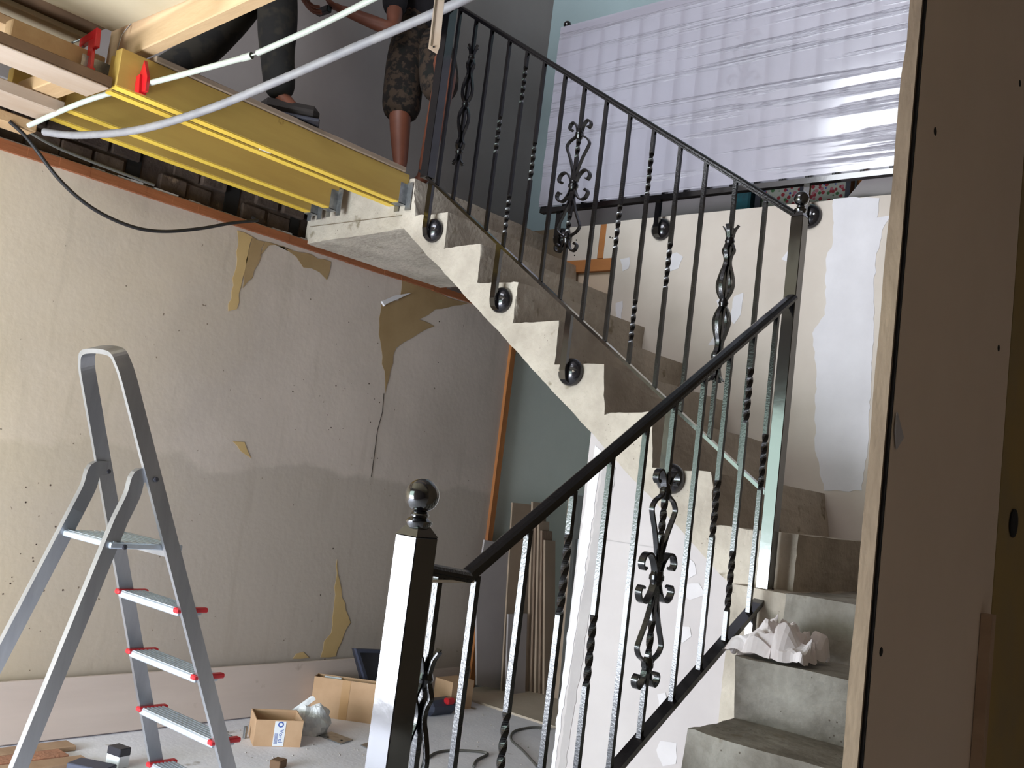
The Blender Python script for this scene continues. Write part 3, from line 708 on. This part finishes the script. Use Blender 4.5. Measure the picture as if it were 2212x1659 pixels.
tag(obj('steel_profile', MB().box((-3.76,1.55,2.655),(-3.64,1.86,2.657)).box((-3.64,1.55,2.62),(-3.638,1.86,2.70)), 'steel'), 'grey steel profile below the left end of the raw timber beam', 'profile')
bm = thing('timber_beam', 'thick raw timber beam crossing overhead above the yellow joists', 'beam', (-3.2, 1.78, 2.75))
a_ = at(1, 1.715, 226, 148)
bt = Matrix.Translation((a_.x, 1.715, 2.749)) @ Matrix.Rotation(math.radians(-3.2), 4, 'Z')
obj('beam', MB().bbox((0,0,0),(2.6,.055,.24), .004, bt), 'timber', bm)
obj('nail', MB().tube([bt @ Vector((.19,-.004,.13)), bt @ Vector((.185,-.03,.075)), bt @ Vector((.18,-.035,.012))], .0022, 6), 'steel', bm)

def clamp(px, py, h, y, lean, label, flip=1):
    c = at(1, y, px, py)
    t = thing('clamp', label, 'clamp', c, 'red screw clamps on the formwork')
    m = Matrix.Translation(c) @ Matrix.Rotation(lean, 4, 'Y')
    obj('bar', MB().bbox((-.020,-.006,-h),(.020,.006,.0), .002, m).box((-.030,-.010,-h-.008),(-.012,.010,-h+.01), m).box((.008,-.010,-h-.014),(.024,.010,-h+.01), m), 'redclamp', t)
    obj('jaw', MB().bbox((-.085,-.010,-.006),(.045,.010,.028), .003, m).bbox((.02,-.010,-.05),(.045,.010,0), .003, m), 'redclamp', t)
    obj('screw', MB().tube([m @ Vector((-.072,0,.03)), m @ Vector((-.072,0,-.10))], .004, 8), 'steel', t)
    obj('handle', MB().tube([m @ Vector((-.12,-.02,.022)), m @ Vector((-.10,-.02,-.11))], .0045, 8).tube([m @ Vector((-.125,-.02,.02)), m @ Vector((-.07,0,.03))], .004, 8), 'steel', t)
clamp(200, 84, .135, 1.58, -.15, 'red screw clamp left of the raw timber beam end')
c2 = at(1, 1.70, 308, 135)
t = thing('clamp', 'red screw clamp hanging right of the raw beam, in front of a yellow joist', 'clamp', c2, 'red screw clamps on the formwork')
obj('bar', MB().poly([at(1,1.70,*p) for p in ((312,130),(318,165),(314,196),(300,200),(302,160))], (0,.012,0)), 'redclamp', t)
obj('jaw', MB().poly([at(1,1.69,*p) for p in ((294,165),(302,160),(300,200),(290,198))], (0,.03,0)), 'redclamp', t)

# ------------------------------------------------------------------ tubes, conduit, hanging cable
def depth_path(P): return [at_t(t_, x, y) for x, y, t_ in P]
tb_ = thing('conduit_tube', 'thin white plastic tube in two lengths rising to the right', 'tube', at_t(3.7, 60, 270))
obj('tube', MB().tube(smooth_path(depth_path([(62,271,3.95),(200,213,3.8),(380,165,3.6),(540,121,3.45)]), 6), .0105, 12, cap=False), 'white_tube', tb_)
obj('tube', MB().tube(smooth_path(depth_path([(556,115,3.43),(690,55,3.3),(830,-15,3.15),(980,-90,3.0)]), 6), .0105, 12, cap=False), 'white_tube', tb_)
obj('inner_wire', MB().tube(depth_path([(530,124,3.46),(570,110,3.41)]), .003, 8), 'white_tube', tb_)
obj('sleeve', MB().tube(depth_path([(522,126,3.47),(544,120,3.445)]), .0125, 12, cap=False), 'white_tube', tb_)
cd = MB(); P = smooth_path(depth_path([(95,285,3.95),(170,292,3.9),(300,280,3.75),(450,236,3.6),(600,175,3.45),(760,105,3.3),(900,45,3.15),(990,5,3.05),(1080,-40,3.0)]), 22)
cd.tube(P, [.0145 + (.0009 if i % 2 else 0) for i in range(len(P))], 12)
tag(obj('flexible_conduit', cd, 'grey_tube', smooth=True), 'thick grey flexible conduit sagging below the thin white tube', 'conduit')
st = thing('slotted_strip', 'pale metal strip with dark slots hanging in front of the upper railing post', 'strip', at_t(2.8, 940, 60))
q = [at_t(2.8, *p) for p in ((946,-60),(966,-60),(950,100),(944,116),(925,104))]
obj('strip', MB().poly(q, fw*.004), 'timber_y', st)
obj('slot', MB().poly([at_t(2.797, *p) for p in ((944,-40),(947,-40),(932,100),(930,98))], fw*.001), 'board_dark', st)
obj('hole', MB().lathe([(.003,0),(.003,.001)], at_t(2.797, 937, 101), 8, fw), 'void', st)
P = smooth_path([at(0,-4.1,*p) for p in ((20,262),(60,300),(130,390),(200,450),(280,488),(350,500),(430,494),(500,482),(560,476))], 8)
P[-1] = P[-1] + Vector((-.06,0,.02))
tag(obj('hanging_cable', MB().tube(P, .008, 10), 'cable', smooth=True), 'black cable sagging across the top of the beige wall', 'cable')
P = smooth_path([Vector((-4.12,1.2,2.50)),Vector((-4.14,1.5,2.51)),Vector((-4.16,1.75,2.47)),Vector((-4.19,2.2,2.46))], 6)
tag(obj('grey_cable', MB().tube(P, .007, 8), 'cable_grey', smooth=True), 'short grey cable end beside the lower whitened plank', 'cable')

# ------------------------------------------------------------------ aluminium stepladder
ld = thing('stepladder', 'aluminium stepladder with red step caps in front of the beige wall', 'ladder', (-2.95, 1.7, 0))
yF = lambda z: 2.112 - .425*z
xN = lambda z: -2.790 + (1.5-z)*.075
xFar = lambda z: -3.035 - (1.5-z)*.118
sp_ = [(-.026,-.011),(.026,-.011),(.026,.011),(-.026,.011)]
lean = Vector((0,-.425,1)).normalized(); perp = Vector((0,1,.425)).normalized()
loop = [Vector((xN(z), yF(z), z)) for z in (0.0,.5,1.0,1.47)]
c1 = Vector((xN(1.5)-.005, yF(1.52), 1.52)); c2_ = Vector((xFar(1.5)+.008, yF(1.52), 1.52))
loop += [c1 + Vector((-.004,0,0)), Vector((xN(1.5)-.045, yF(1.555), 1.556)), Vector((xFar(1.5)+.05, yF(1.556), 1.558)), c2_]
loop += [Vector((xFar(z), yF(z), z)) for z in (1.47,1.0,.5,0.0)]
lp = smooth_path(loop[3:9], 6); lp = loop[:3] + lp + loop[9:]
obj('front_frame', MB().sweep(lp, [(-.024,-.0075),(.024,-.0075),(.024,.0075),(-.024,.0075)], perp), 'alu', ld)
def rear(x1, x0):
    P = smooth_path([(x1,yF(1.20)+.0,1.200),(x1,yF(1.20)-.04,1.192),(x1-.002,1.553,1.135),(x1-.003,1.528,1.06)], 5) + [Vector((x0,1.265,0.0))]
    return MB().sweep(P, [(-.0125,-.022),(.0125,-.022),(.0125,.022),(-.0125,.022)], (1,0,0))
obj('rear_leg', rear(xN(1.2)-.016, -2.80), 'alu', ld)
obj('rear_leg', rear(xFar(1.2)+.014, -3.27), 'alu', ld)
for k in range(4):
    z = .801 - k*.205; y = yF(z); a, b = xFar(z)+.008, xN(z)-.008
    s_ = obj('step', MB().bbox((a, y-.028, z-.022), (b, y+.060, z), .003), 'alu_tread', ld)
    for r_i in range(6): obj('rib', MB().box((a, y-.024+r_i*.0145, z), (b, y-.017+r_i*.0145, z+.0022)), 'alu_tread', s_)
    for x in (a, b):
        obj('red_cap', MB().bbox((x-.012 if x == a else x-.014, y-.038, z-.012), (x+.014 if x == a else x+.012, y+.075, z+.004), .004), 'redplastic', s_, label='red plastic cap')
zp = .995; yp = yF(zp)
pf = obj('platform', MB().bbox((xFar(zp)+.01, 1.500, zp-.018), (xN(zp)-.012, yp+.05, zp), .003), 'alu_tread', ld)
for i in range(9): obj('rib', MB().box((xFar(zp)+.015, 1.512+i*.024, zp), (xN(zp)-.015, 1.520+i*.024, zp+.0025)), 'alu_tread', pf)
obj('apron', MB().box((xFar(zp)+.01, yp+.03, zp-.045), (xN(zp)-.012, yp+.036, zp-.005)), 'alu', ld)
for x, y, z in ((xN(1.2)+.002, yF(1.19), 1.19), (xFar(1.2)+.012, yF(1.19), 1.19), (xN(1.0)-.004, 1.535, .985), (xFar(1.0)+.02, 1.535, 1.03)):
    obj('rivet', MB().lathe([(.008,0),(.008,.004),(.004,.006)], (x+.010,y,z), 10, (1,0,0)), 'blackplastic', ld)
for x, y in ((xN(0),yF(0)),(xFar(0),yF(0)),(-2.80,1.265),(-3.27,1.265)):
    obj('foot', MB().bbox((x-.014,y-.026,0),(x+.014,y+.026,.03), .003), 'blackplastic', ld)

# ------------------------------------------------------------------ things on the floor
pkt = Matrix.Translation((-4.19, 0, 0))
a = math.atan2(.052, .25)
mk = Matrix.Translation((-4.168, 0, .004)) @ Matrix.Rotation(math.radians(-7), 4, 'Y')
tag(obj('long_plank', MB().bbox((0,-1.0,0),(.024,3.86,.252), .003, mk), 'plank'), 'long pale plank leaning on edge against the base of the beige wall', 'plank')

def open_box(name, label, pts, h, m='card', tape=True, wall=.004, depth=None, grp=None, blue=False):
    """open carton from two front bottom corners and a depth"""
    A = Vector((pts[0][0], pts[0][1], 0)); B = Vector((pts[1][0], pts[1][1], 0)); u = (B-A); L_ = u.length; u.normalize(); v = Vector((-u.y, u.x, 0))
    if depth < 0: v = -v; depth = -depth
    mm = Matrix((u, v, Vector((0,0,1)))).transposed().to_4x4(); mm.translation = A
    t = thing(name, label, 'box', A + u*L_/2 + v*depth/2, grp)
    w = wall
    b = MB().box((0,0,0),(L_,w,h),mm).box((0,depth-w,0),(L_,depth,h),mm).box((0,w,0),(w,depth-w,h),mm).box((L_-w,w,0),(L_,depth-w,h),mm).box((w,w,0),(L_-w,depth-w,w),mm)
    obj('carton', b, m, t)
    if tape: obj('tape', MB().box((L_*.45,-.0012,h*.0),(L_*.58,-.0002,h),mm), 'tape', t)
    return t, mm, L_, depth
B1, mm1, L1, D1 = open_box('cardboard_box', 'small open cardboard box with a blue and white label', [(-3.743,2.865),(-3.640,3.052)], .118, depth=.20, tape=False)
obj('label', MB().box((.085,-.0015,.004),(.135,-.0003,.114),mm1), 'paper', B1)
lab = MB()
lab.lathe([(.013,0),(.013,.0006)], mm1 @ Vector((.112,-.0016,.100)), 18, mm1.to_3x3() @ Vector((0,-1,0)))
obj('print_logo', lab, 'bluep', B1)
lg2 = MB().lathe([(.0075,0),(.0075,.0005)], mm1 @ Vector((.112,-.0023,.100)), 18, mm1.to_3x3() @ Vector((0,-1,0)))
obj('print_ring', lg2, 'paper', B1)
tc_ = bpy.data.curves.new('lettering', 'FONT'); tc_.body = 'Vorel'; tc_.size = .027; tc_.extrude = .0003; tc_.align_x = 'CENTER'
tmp = bpy.data.objects.new('lettering_curve', tc_); C.objects.link(tmp); bpy.context.view_layer.update()
tme = bpy.data.meshes.new_from_object(tmp.evaluated_get(bpy.context.evaluated_depsgraph_get())); bpy.data.objects.remove(tmp)
tme.transform(mm1 @ Matrix.Translation((.110,-.0018,.048)) @ Matrix.Rotation(R90, 4, 'X') @ Matrix.Rotation(-R90, 4, 'Z')); tme.materials.clear(); tme.materials.append(M['bluep'])
to = bpy.data.objects.new('lettering', tme); C.objects.link(to); to.parent = B1; to.matrix_parent_inverse = WORLDM[B1.name].inverted()
lines = MB()
for i in range(5): lines.box((.090+i*.0032,-.0021,.012),(.0912+i*.0032,-.0016,.06),mm1)
obj('small_print', lines, 'bluep', B1)

B2, mm2, L2, D2 = open_box('cardboard_box', 'larger open cardboard box with brown tape beside the plastic bag', [(-4.085,3.455),(-3.82,3.660)], .20, depth=.085)
obj('flap', MB().box((.04,.06,.10),(.13,.064,.197),mm2), 'paper', B2)
obj('bubble_bag', MB().bbox((.14,.01,.12),(.32,.075,.19),.02,mm2), 'bag', B2)

def blob(name, label, cat, c, sx, sy, sz, m, seed, rough=.35, n=26):
    mb = MB(); vs = []; fs = []
    R_ = n; Q = n//2
    for i in range(Q+1):
        a = math.pi*i/Q
        for j in range(R_):
            b = 2*math.pi*j/R_; d = Vector((math.sin(a)*math.cos(b), math.sin(a)*math.sin(b), math.cos(a)))
            k = 1 + rough*(noise.noise(d*1.7+Vector((seed,0,0))) + .6*abs(noise.noise(d*4+Vector((0,seed,0)))))
            p = Vector((d.x*sx*k, d.y*sy*k, max(-sz*.35, d.z*sz*k))) ; vs.append(Vector(c) + p + Vector((0,0,sz*.35)))
    for i in range(Q):
        for j in range(R_): fs.append((i*R_+j, (i+1)*R_+j, (i+1)*R_+(j+1) % R_, i*R_+(j+1) % R_))
    mb.add(vs, fs); o = obj(name, mb, m, smooth=False); return tag(o, label, cat)
bagc = at(2, 0, 668, 1585)
bg = blob('plastic_bag', 'crumpled white plastic bag between the two cardboard boxes', 'bag', (bagc.x-.01, bagc.y+.02, 0), .062, .085, .085, 'bag', 3.3, .5)
obj('bag_lip', MB().poly([Vector((bagc.x-.10, bagc.y-.12, .055)), Vector((bagc.x-.03, bagc.y, .17)), Vector((bagc.x-.02, bagc.y+.01, .155)), Vector((bagc.x-.08, bagc.y-.10, .05))], (.01,.01,.004)), 'bag', bg)
# rag on the stair
rg = MB(); nn_ = 30; vs = []; fs = []
for i in range(nn_+1):
    for j in range(nn_+1):
        u, v = i/nn_, j/nn_
        x = -1.345 + .20*u; y = 2.695 + .20*v
        q = Vector((u*2.6, v*2.6, 1.7))
        h = .075*math.sin(math.pi*min(1,max(0,u)))**.6*math.sin(math.pi*v)**.5 if 0 < u < 1 and 0 < v < 1 else 0
        h += abs(noise.noise(q*1.9))*.085*(1 if 0 < i < nn_ and 0 < j < nn_ else .2) + noise.noise(q*4.5)*.016
        ex = noise.noise(Vector((u*4, v*4, 9)))*.03
        z = .908 + max(0, h)
        if u < .12: x -= .05*(1-u/.12); z -= .055*(1-u/.12)*v
        vs.append((x+ex, y+noise.noise(Vector((v*5,u*5,3)))*.03, z))
for i in range(nn_):
    for j in range(nn_): a = i*(nn_+1)+j; fs.append((a, a+nn_+1, a+nn_+2, a+1))
rg.add(vs, fs); rago = tag(obj('paper_rag', rg, 'tissue', smooth=False), 'crumpled white paper rag lying on a concrete step under the railing', 'rag')

pc_ = at(2, 0, 795, 1500)
cs = thing('plastic_case', 'dark plastic case lid leaning on the plank behind the newel post', 'case', (-4.0, 4.0, 0))
q4 = [at(0, -4.02, *p) for p in ((766,1402),(905,1408),(915,1500),(800,1512),(784,1470))]
obj('lid', MB().poly(q4, (-.025,0,0)), 'blackplastic', cs)
e4 = [at(0, -4.015, *p) for p in ((764,1400),(905,1406),(905,1411),(772,1408),(803,1510),(797,1511))]
obj('rim', MB().poly(e4, (.02,0,0)), 'darktool', cs)
tl = at(2, 0, 950, 1542)
dt = thing('power_tool', 'blue grey power tool with a red button behind the railing', 'tool', (tl.x, tl.y, 0))
obj('body', MB().bbox((tl.x-.06,tl.y-.13,0),(tl.x+.05,tl.y+.10,.085), .03).bbox((tl.x-.03,tl.y-.19,.03),(tl.x+.02,tl.y-.10,.11), .02), 'darktool', dt)
obj('button', MB().bbox((tl.x+.02,tl.y-.01,.06),(tl.x+.06,tl.y+.05,.095), .008), 'redplastic', dt)
pk = MB().box((tl.x-.16,tl.y+.1,0),(tl.x-.02,tl.y+.28,.16))
tag(obj('carton', pk, 'card'), 'plain brown carton behind the blue grey power tool', 'box')

for i, (pts, lb) in enumerate(((((688,1590),(735,1609),(762,1600),(716,1583)), 'thin steel plate with two holes on the floor by the boxes'), (((779,1611),(800,1622),(820,1616),(798,1605)), 'thin steel plate half hidden behind the newel post'))):
    p = thing('steel_plate', lb, 'plate', at(2, 0, *pts[0]))
    obj('plate', MB().poly([at(2, .0, *q) + Vector((0,0,.001)) for q in pts], (0,0,.005)), 'steel', p)
    if i == 0:
        for q in ((708,1592),(738,1599)): obj('hole', MB().lathe([(.006,0),(.006,.0008)], at(2,.0065,*q), 10), 'void', p)
def small(name, label, cat, px, py, dims, m, rz=0):
    c = at(2, 0, px, py); mm = Matrix.Translation(c) @ Matrix.Rotation(rz, 4, 'Z')
    return tag(obj(name, MB().bbox((-dims[0]/2,-dims[1]/2,0),(dims[0]/2,dims[1]/2,dims[2]), .003, mm), m), label, cat)
small('wood_block', 'small brown wood block at the bottom edge of the picture', 'block', 600, 1658, (.05,.06,.035), 'ply_dark', .4)
small('steel_bolt', 'upright steel sleeve left of the small box', 'bolt', 528, 1595, (.016,.016,.055), 'steel')
for i, (px, py) in enumerate(((492,1590),(498,1600),(510,1602),(488,1582))):
    c = at(2, 0, px, py); o = tag(obj('bolt', MB().tube([c+Vector((0,0,.005)), c+Vector((.03*math.cos(i*2), .03*math.sin(i*2), .007))], .0045, 8), 'steel'), ['small loose bolt left of the small cardboard box, farthest left of four','small loose bolt, nearest to the camera of the four by the ladder','small loose bolt closest to the upright steel sleeve','small loose bolt closest to the beige wall of the four by the ladder'][i], 'bolt', 'loose bolts')
hb = small('tape_cassette_box', 'small white box with a black top beside the ladder foot', 'box', 252, 1655, (.075,.055,.06), 'paper', .2)
c = at(2, 0, 252, 1655); obj('black_top', MB().bbox((-.038,-.028,.045),(.038,.028,.078), .003, Matrix.Translation(c) @ Matrix.Rotation(.2,4,'Z')), 'blackplastic', hb)
small('tool_pouch', 'dark blue pouch on the floor at the lower left', 'pouch', 195, 1675, (.16,.09,.045), 'darktool', .5)
for i, (y0, y1, x0, z, m_) in enumerate(((1.55,2.16,-4.03,.0,'mortarwood'),(1.50,2.08,-3.93,.0,'brick'),(1.40,2.12,-3.82,.0,'mortarwood'))):
    lb = ['weathered lath lying at the foot of the long plank','orange stained board between two laths lower left','pale lath nearest the ladder on the floor'][i]
    tag(obj('loose_board', MB().bbox((x0-.045,y0,z),(x0+.045,y1,z+.022), .003), m_), lb, 'board')
for i, pts in enumerate((((1190,1577),(1150,1574),(1112,1582),(1104,1600),(1130,1625),(1160,1659)), ((925,1640),(945,1628),(990,1624),(1052,1630),(1030,1645),(1022,1659)))):
    P = smooth_path([at(2, 0, *p) + Vector((0,0,.007)) for p in pts], 7)
    tag(obj('floor_cable', MB().tube(P, .0065, 8), 'cable_grey', smooth=True), ['grey cable loop on the floor behind the twisted balusters','grey cable on the floor right of the newel post'][i], 'cable')
dbm = MB(); rnd = random.Random(9)
for i in range(130):
    px, py = rnd.choice([(rnd.uniform(500,1180), rnd.uniform(1560,1655)), (rnd.uniform(980,1180), rnd.uniform(1455,1560))])
    c = at(2, 0, px, py); s_ = rnd.uniform(.003, .011)
    dbm.add([c, c+Vector((s_,0,0)), c+Vector((s_*.4,s_,0)), c+Vector((s_*.4,s_*.3,s_*.6))], [(0,2,1),(0,1,3),(1,2,3),(2,0,3)])
tag(obj('rubble', dbm, 'filler_grey'), 'scattered plaster crumbs on the dusty floor', 'rubble', kind='stuff')

# leaning sheets and packs at the far end of the left wall
def sheet(px_pts, x, th, m, label, name='leaning_sheet', cat='sheet', lean_=.06):
    P = [at(0, x, *p) for p in px_pts]; zb = min(p.z for p in P)
    P = [Vector((x - lean_*(p.z-zb), p.y, p.z - zb)) for p in P]
    return tag(obj(name, MB().poly(P, (th,0,0)), m), label, cat)
sheet(((1070,1076),(1143,1093),(1128,1180),(1110,1400),(1040,1385),(1047,1190)), -4.11, .012, 'greyboard', 'pale grey plasterboard sheet leaning beside the orange edge strip')
def leanbox(y0, y1, x0, z1, th, m, label, name, cat, dx=.10, film=False):
    P = [(x0,y0,0),(x0,y1,0),(x0-dx,y1,z1),(x0-dx,y0,z1)]
    return tag(obj(name, MB().poly(P, (th,0,.0)), m), label, cat)
leanbox(4.98, 5.34, -4.08, 1.20, .012, 'cartonbrown', 'brown hardboard sheet leaning behind the grey plasterboard', 'leaning_sheet', 'sheet')
leanbox(4.93, 5.12, -4.00, .50, .012, 'greyboard', 'low pale offcut standing at the foot of the brown sheet', 'offcut', 'sheet', .06)
for i in range(5):
    leanbox(5.16+i*.012, 5.27+i*.012, -4.02+i*.026, 1.22-.06*i, .016, 'stack' if i % 2 else 'cartonbrown', 'flooring boards standing on end in a stack by the far wall', 'floor_board', 'board', .14)['group'] = 'boards standing by the far wall'
wp = leanbox(5.20, 5.60, -3.84, 1.30, .06, 'cartonbrown', 'tall film wrapped pack standing between boards and white stair panel', 'wrapped_pack', 'pack', .05)
obj('wrap', MB().poly([(-3.775,5.19,0),(-3.775,5.61,0),(-3.825,5.61,1.31),(-3.825,5.19,1.31)], (.002,0,0)), 'film2', wp)
obj('label', MB().poly([(-3.788,5.24,.70),(-3.788,5.50,.70),(-3.800,5.50,1.02),(-3.800,5.24,1.02)], (.003,0,0)), 'paper', wp)
for i in range(6): obj('print_line', MB().box((-3.792,5.26,.74+i*.04),(-3.783,5.47-(i % 3)*.03,.752+i*.04)), 'cable_grey', wp)
fb = struct('floor_step', MB().box((-4.21,4.60,0),(-3.3,6.9,.012)), 'floor_brown')

# ------------------------------------------------------------------ people on the landing
def skinned(name, V, E_, m, parent, sub=2, root=0):
    me = bpy.data.meshes.new(name); me.from_pydata([v[0] for v in V], E_, []); me.materials.append(M[m])
    o = bpy.data.objects.new(name, me); C.objects.link(o)
    if parent:
        o.parent = parent
        if parent.name in WORLDM: o.matrix_parent_inverse = WORLDM[parent.name].inverted()
    md = o.modifiers.new('Skin', 'SKIN'); md.use_smooth_shade = True; md.branch_smoothing = .6
    sk = me.skin_vertices[0].data
    for i, v in enumerate(V):
        r = v[1]; sk[i].radius = r if isinstance(r, tuple) else (r, r)
    sk[root].use_root = True
    s_ = o.modifiers.new('Sub', 'SUBSURF'); s_.levels = sub; s_.render_levels = sub
    return o
def person(label, loc, hd, J, top, trouser, shorts, group='men working on the landing', hold=None):
    """J: joint positions in world space"""
    t = thing('person', label, 'person', loc, group)
    V = []; E_ = []; ix = {}
    def add(k, p, r, par=None):
        ix[k] = len(V); V.append((tuple(p), r))
        if par is not None: E_.append((ix[par], ix[k]))
    add('pelvis', J['pelvis'], (.13,.10)); add('waist', J['pelvis'].lerp(J['chest'], .45), (.125,.095), 'pelvis'); add('chest', J['chest'], (.15,.105), 'waist')
    add('neckb', J['neck'], .06, 'chest'); add('neck', J['neck'].lerp(J['head'], .4), .052, 'neckb'); add('head', J['head'], (.082,.095), 'neck'); add('crown', J['head']+Vector((0,0,.09)), (.07,.08), 'head')
    for s_ in 'LR':
        add('sh'+s_, J['sh'+s_], .055, 'neckb'); add('el'+s_, J['el'+s_], .042, 'sh'+s_); add('wr'+s_, J['wr'+s_], .028, 'el'+s_)
        d = (J['wr'+s_]-J['el'+s_]).normalized(); side = d.cross(Vector((0,0,1))).normalized(); dn = d.cross(side).normalized()
        pm_ = J['wr'+s_] + d*.055; add('pa'+s_, pm_, (.032,.016), 'wr'+s_)
        for f_ in range(4):
            bse = pm_ + d*.025 + side*(f_-1.5)*.019; L_ = (.062,.075,.070,.052)[f_]
            k1 = 'f%d%s' % (f_, s_); add(k1+'a', bse, .009, 'pa'+s_); add(k1+'b', bse + d*L_*.5 - dn*.012, .0085, k1+'a'); add(k1+'c', bse + d*L_*.8 - dn*.04, .0075, k1+'b')
        tb0 = J['wr'+s_] + d*.035 + side*.035; add('t'+s_+'a', tb0, .011, 'pa'+s_); add('t'+s_+'b', tb0 + d*.035 + side*.012 - dn*.015, .009, 't'+s_+'a')
        add('hip'+s_, J['hip'+s_], .092, 'pelvis'); add('kn'+s_, J['kn'+s_], .060, 'hip'+s_)
        calf = J['kn'+s_].lerp(J['an'+s_], .3); add('ca'+s_, calf, .057, 'kn'+s_); add('an'+s_, J['an'+s_], .036, 'ca'+s_); add('to'+s_, J['an'+s_] + hd*.10 + Vector((0,0,-.06)), (.03,.018), 'an'+s_)
    body = skinned('body', V, E_, 'skin', t, 2)
    H = J['head'] + Vector((0,0,.03))
    sd = hd.cross(Vector((0,0,1)))
    for s_ in (-1, 1):
        obj('eye', MB().lathe([(.001,.012),(.009,.009),(.012,0),(.001,-.012)], H + hd*.085 + sd*s_*.032, 10, hd), 'filler', body, smooth=True)
        obj('ear', MB().lathe([(.010,-.006),(.030,-.002),(.028,.006),(.008,.010)], H + sd*s_*.088, 12, sd*s_), 'skin', body, smooth=True)
    obj('nose', MB().lathe([(.016,0),(.012,.018),(.004,.030)], H + hd*.085 - Vector((0,0,.03)), 8, hd+Vector((0,0,.0))), 'skin', body, smooth=True)
    obj('mouth', MB().lathe([(.022,0),(.018,.006),(.004,.008)], H + hd*.080 - Vector((0,0,.07)), 10, hd), 'lips', body, smooth=True)
    hr = MB().lathe([(.093,-.01),(.100,.03),(.094,.07),(.070,.105),(.03,.122),(.002,.126)], H - hd*.012, 18); obj('hair', hr, 'hair', body, smooth=True)
    for s_ in 'LR':
        a_ = J['an'+s_]; m_ = Matrix.Translation(a_ - Vector((0,0,.075))) @ Matrix(((hd.x, -hd.y, 0, 0), (hd.y, hd.x, 0, 0), (0,0,1,0), (0,0,0,1)))
        obj('shoe', MB().bbox((-.075,-.045,-.012),(.175,.048,.055), .028, m_), 'shoe' if shorts else 'hair', t)
        obj('sole', MB().bbox((-.078,-.048,-.018),(.180,.048,-.004), .004, m_), 'blackplastic', t)
    # clothes
    hem = .90 if shorts else .985
    V2 = []; E2 = []
    V2.append((tuple(J['pelvis']), (.15,.12))); V2.append((tuple(J['pelvis']+Vector((0,0,.10))), (.145,.115))); E2.append((0,1))
    for s_ in 'LR':
        n0 = len(V2); V2.append((tuple(J['hip'+s_]), .112)); E2.append((0,n0))
        k_ = J['kn'+s_]; V2.append((tuple(J['hip'+s_].lerp(k_, .6)), .108 if shorts else .095)); E2.append((n0,n0+1))
        if shorts:
            V2.append((tuple(k_.lerp(J['an'+s_], .22)), .105)); E2.append((n0+1,n0+2))
        else:
            V2.append((tuple(k_), .078)); E2.append((n0+1,n0+2)); V2.append((tuple(k_.lerp(J['an'+s_], .5)), .076)); E2.append((n0+2,n0+3)); V2.append((tuple(k_.lerp(J['an'+s_], 1.12)), .068)); E2.append((n0+3,n0+4))
    skinned('shorts' if shorts else 'trousers', V2, E2, trouser, t, 2)
    V3 = [(tuple(J['pelvis']+Vector((0,0,-.13))), (.168,.135)), (tuple(J['pelvis'].lerp(J['chest'],.5)), (.150,.118)), (tuple(J['chest']), (.172,.125)), (tuple(J['neck']), .075)]
    E3 = [(0,1),(1,2),(2,3)]
    for s_ in 'LR':
        n0 = len(V3); V3.append((tuple(J['sh'+s_]), .080)); E3.append((2,n0)); V3.append((tuple(J['sh'+s_].lerp(J['el'+s_],.86)), .066)); E3.append((n0,n0+1))
    skinned('shirt', V3, E3, top, t, 2)
    return t
Y_ = Vector
hd1 = Vector((-.75,-.66,0)).normalized()
p1 = dict(anL=at(1,3.20,868,343), knL=at(1,3.16,864,232), hipL=at(1,3.26,886,72),
          anR=at(1,3.36,922,328), knR=at(1,3.22,964,160), hipR=at(1,3.42,915,72))
p1['anL'].z = 2.80; p1['anR'].z = 2.80
pc1 = (p1['hipL']+p1['hipR'])/2 + Vector((0,0,.06)); p1['pelvis'] = pc1
p1.update(chest=pc1+Y_((0,0,.40)), neck=pc1+Y_((0,0,.60)), head=pc1+Y_((-.04,-.03,.76)), shL=pc1+Y_((-.15,-.10,.53)), shR=pc1+Y_((.13,.12,.53)), elR=pc1+Y_((.17,.14,.25)), wrR=pc1+Y_((.06,-.06,.12)))
p1['elL'] = at(1, 3.04, 850, 66); p1['wrL'] = at(1, 2.88, 752, 26)
P1 = person('man in black shirt and camouflage shorts standing behind the railing top post', (-3.55,3.3,2.7), hd1, p1, 'shirt', 'camo', True)
hp = at(1, 2.80, 705, 22)
tag(obj('handset', MB().bbox((hp.x-.075,hp.y-.012,hp.z-.012),(hp.x+.02,hp.y+.02,hp.z+.022), .004), 'phone'), 'black hand tool held by the man in camouflage shorts', 'tool')
hd2 = Vector((.6,.8,0)).normalized()
p2 = dict(anR=at(0,-3.56,603,224), knR=at(0,-3.60,598,110), hipR=at(0,-3.66,600,-10),
          anL=Y_((-3.86,1.98,2.83)), pelvis=Y_((0,0,0)))
p2['knL'] = at(0,-3.84,440,110); p2['hipL'] = at(0,-3.80,545,-28)
p2['pelvis'] = (p2['hipR']+p2['hipL'])/2 + Vector((0,0,.06))
pc = p2['pelvis']; p2['anR'].z = 2.842; p2['anL'].z = 2.838
p2.update(chest=pc+Y_((.02,.02,.40)), neck=pc+Y_((.02,.02,.60)), head=pc+Y_((.03,.04,.75)), shL=pc+Y_((-.16,.08,.54)), shR=pc+Y_((.18,-.06,.54)),
          elL=pc+Y_((-.20,.16,.27)), elR=pc+Y_((.24,.02,.27)), wrL=pc+Y_((-.12,.26,.10)), wrR=pc+Y_((.22,.16,.10)))
person('man in dark trousers standing with legs apart on the yellow joists', (-3.7,2.2,2.745), hd2, p2, 'shirt', 'camo_dark', False)
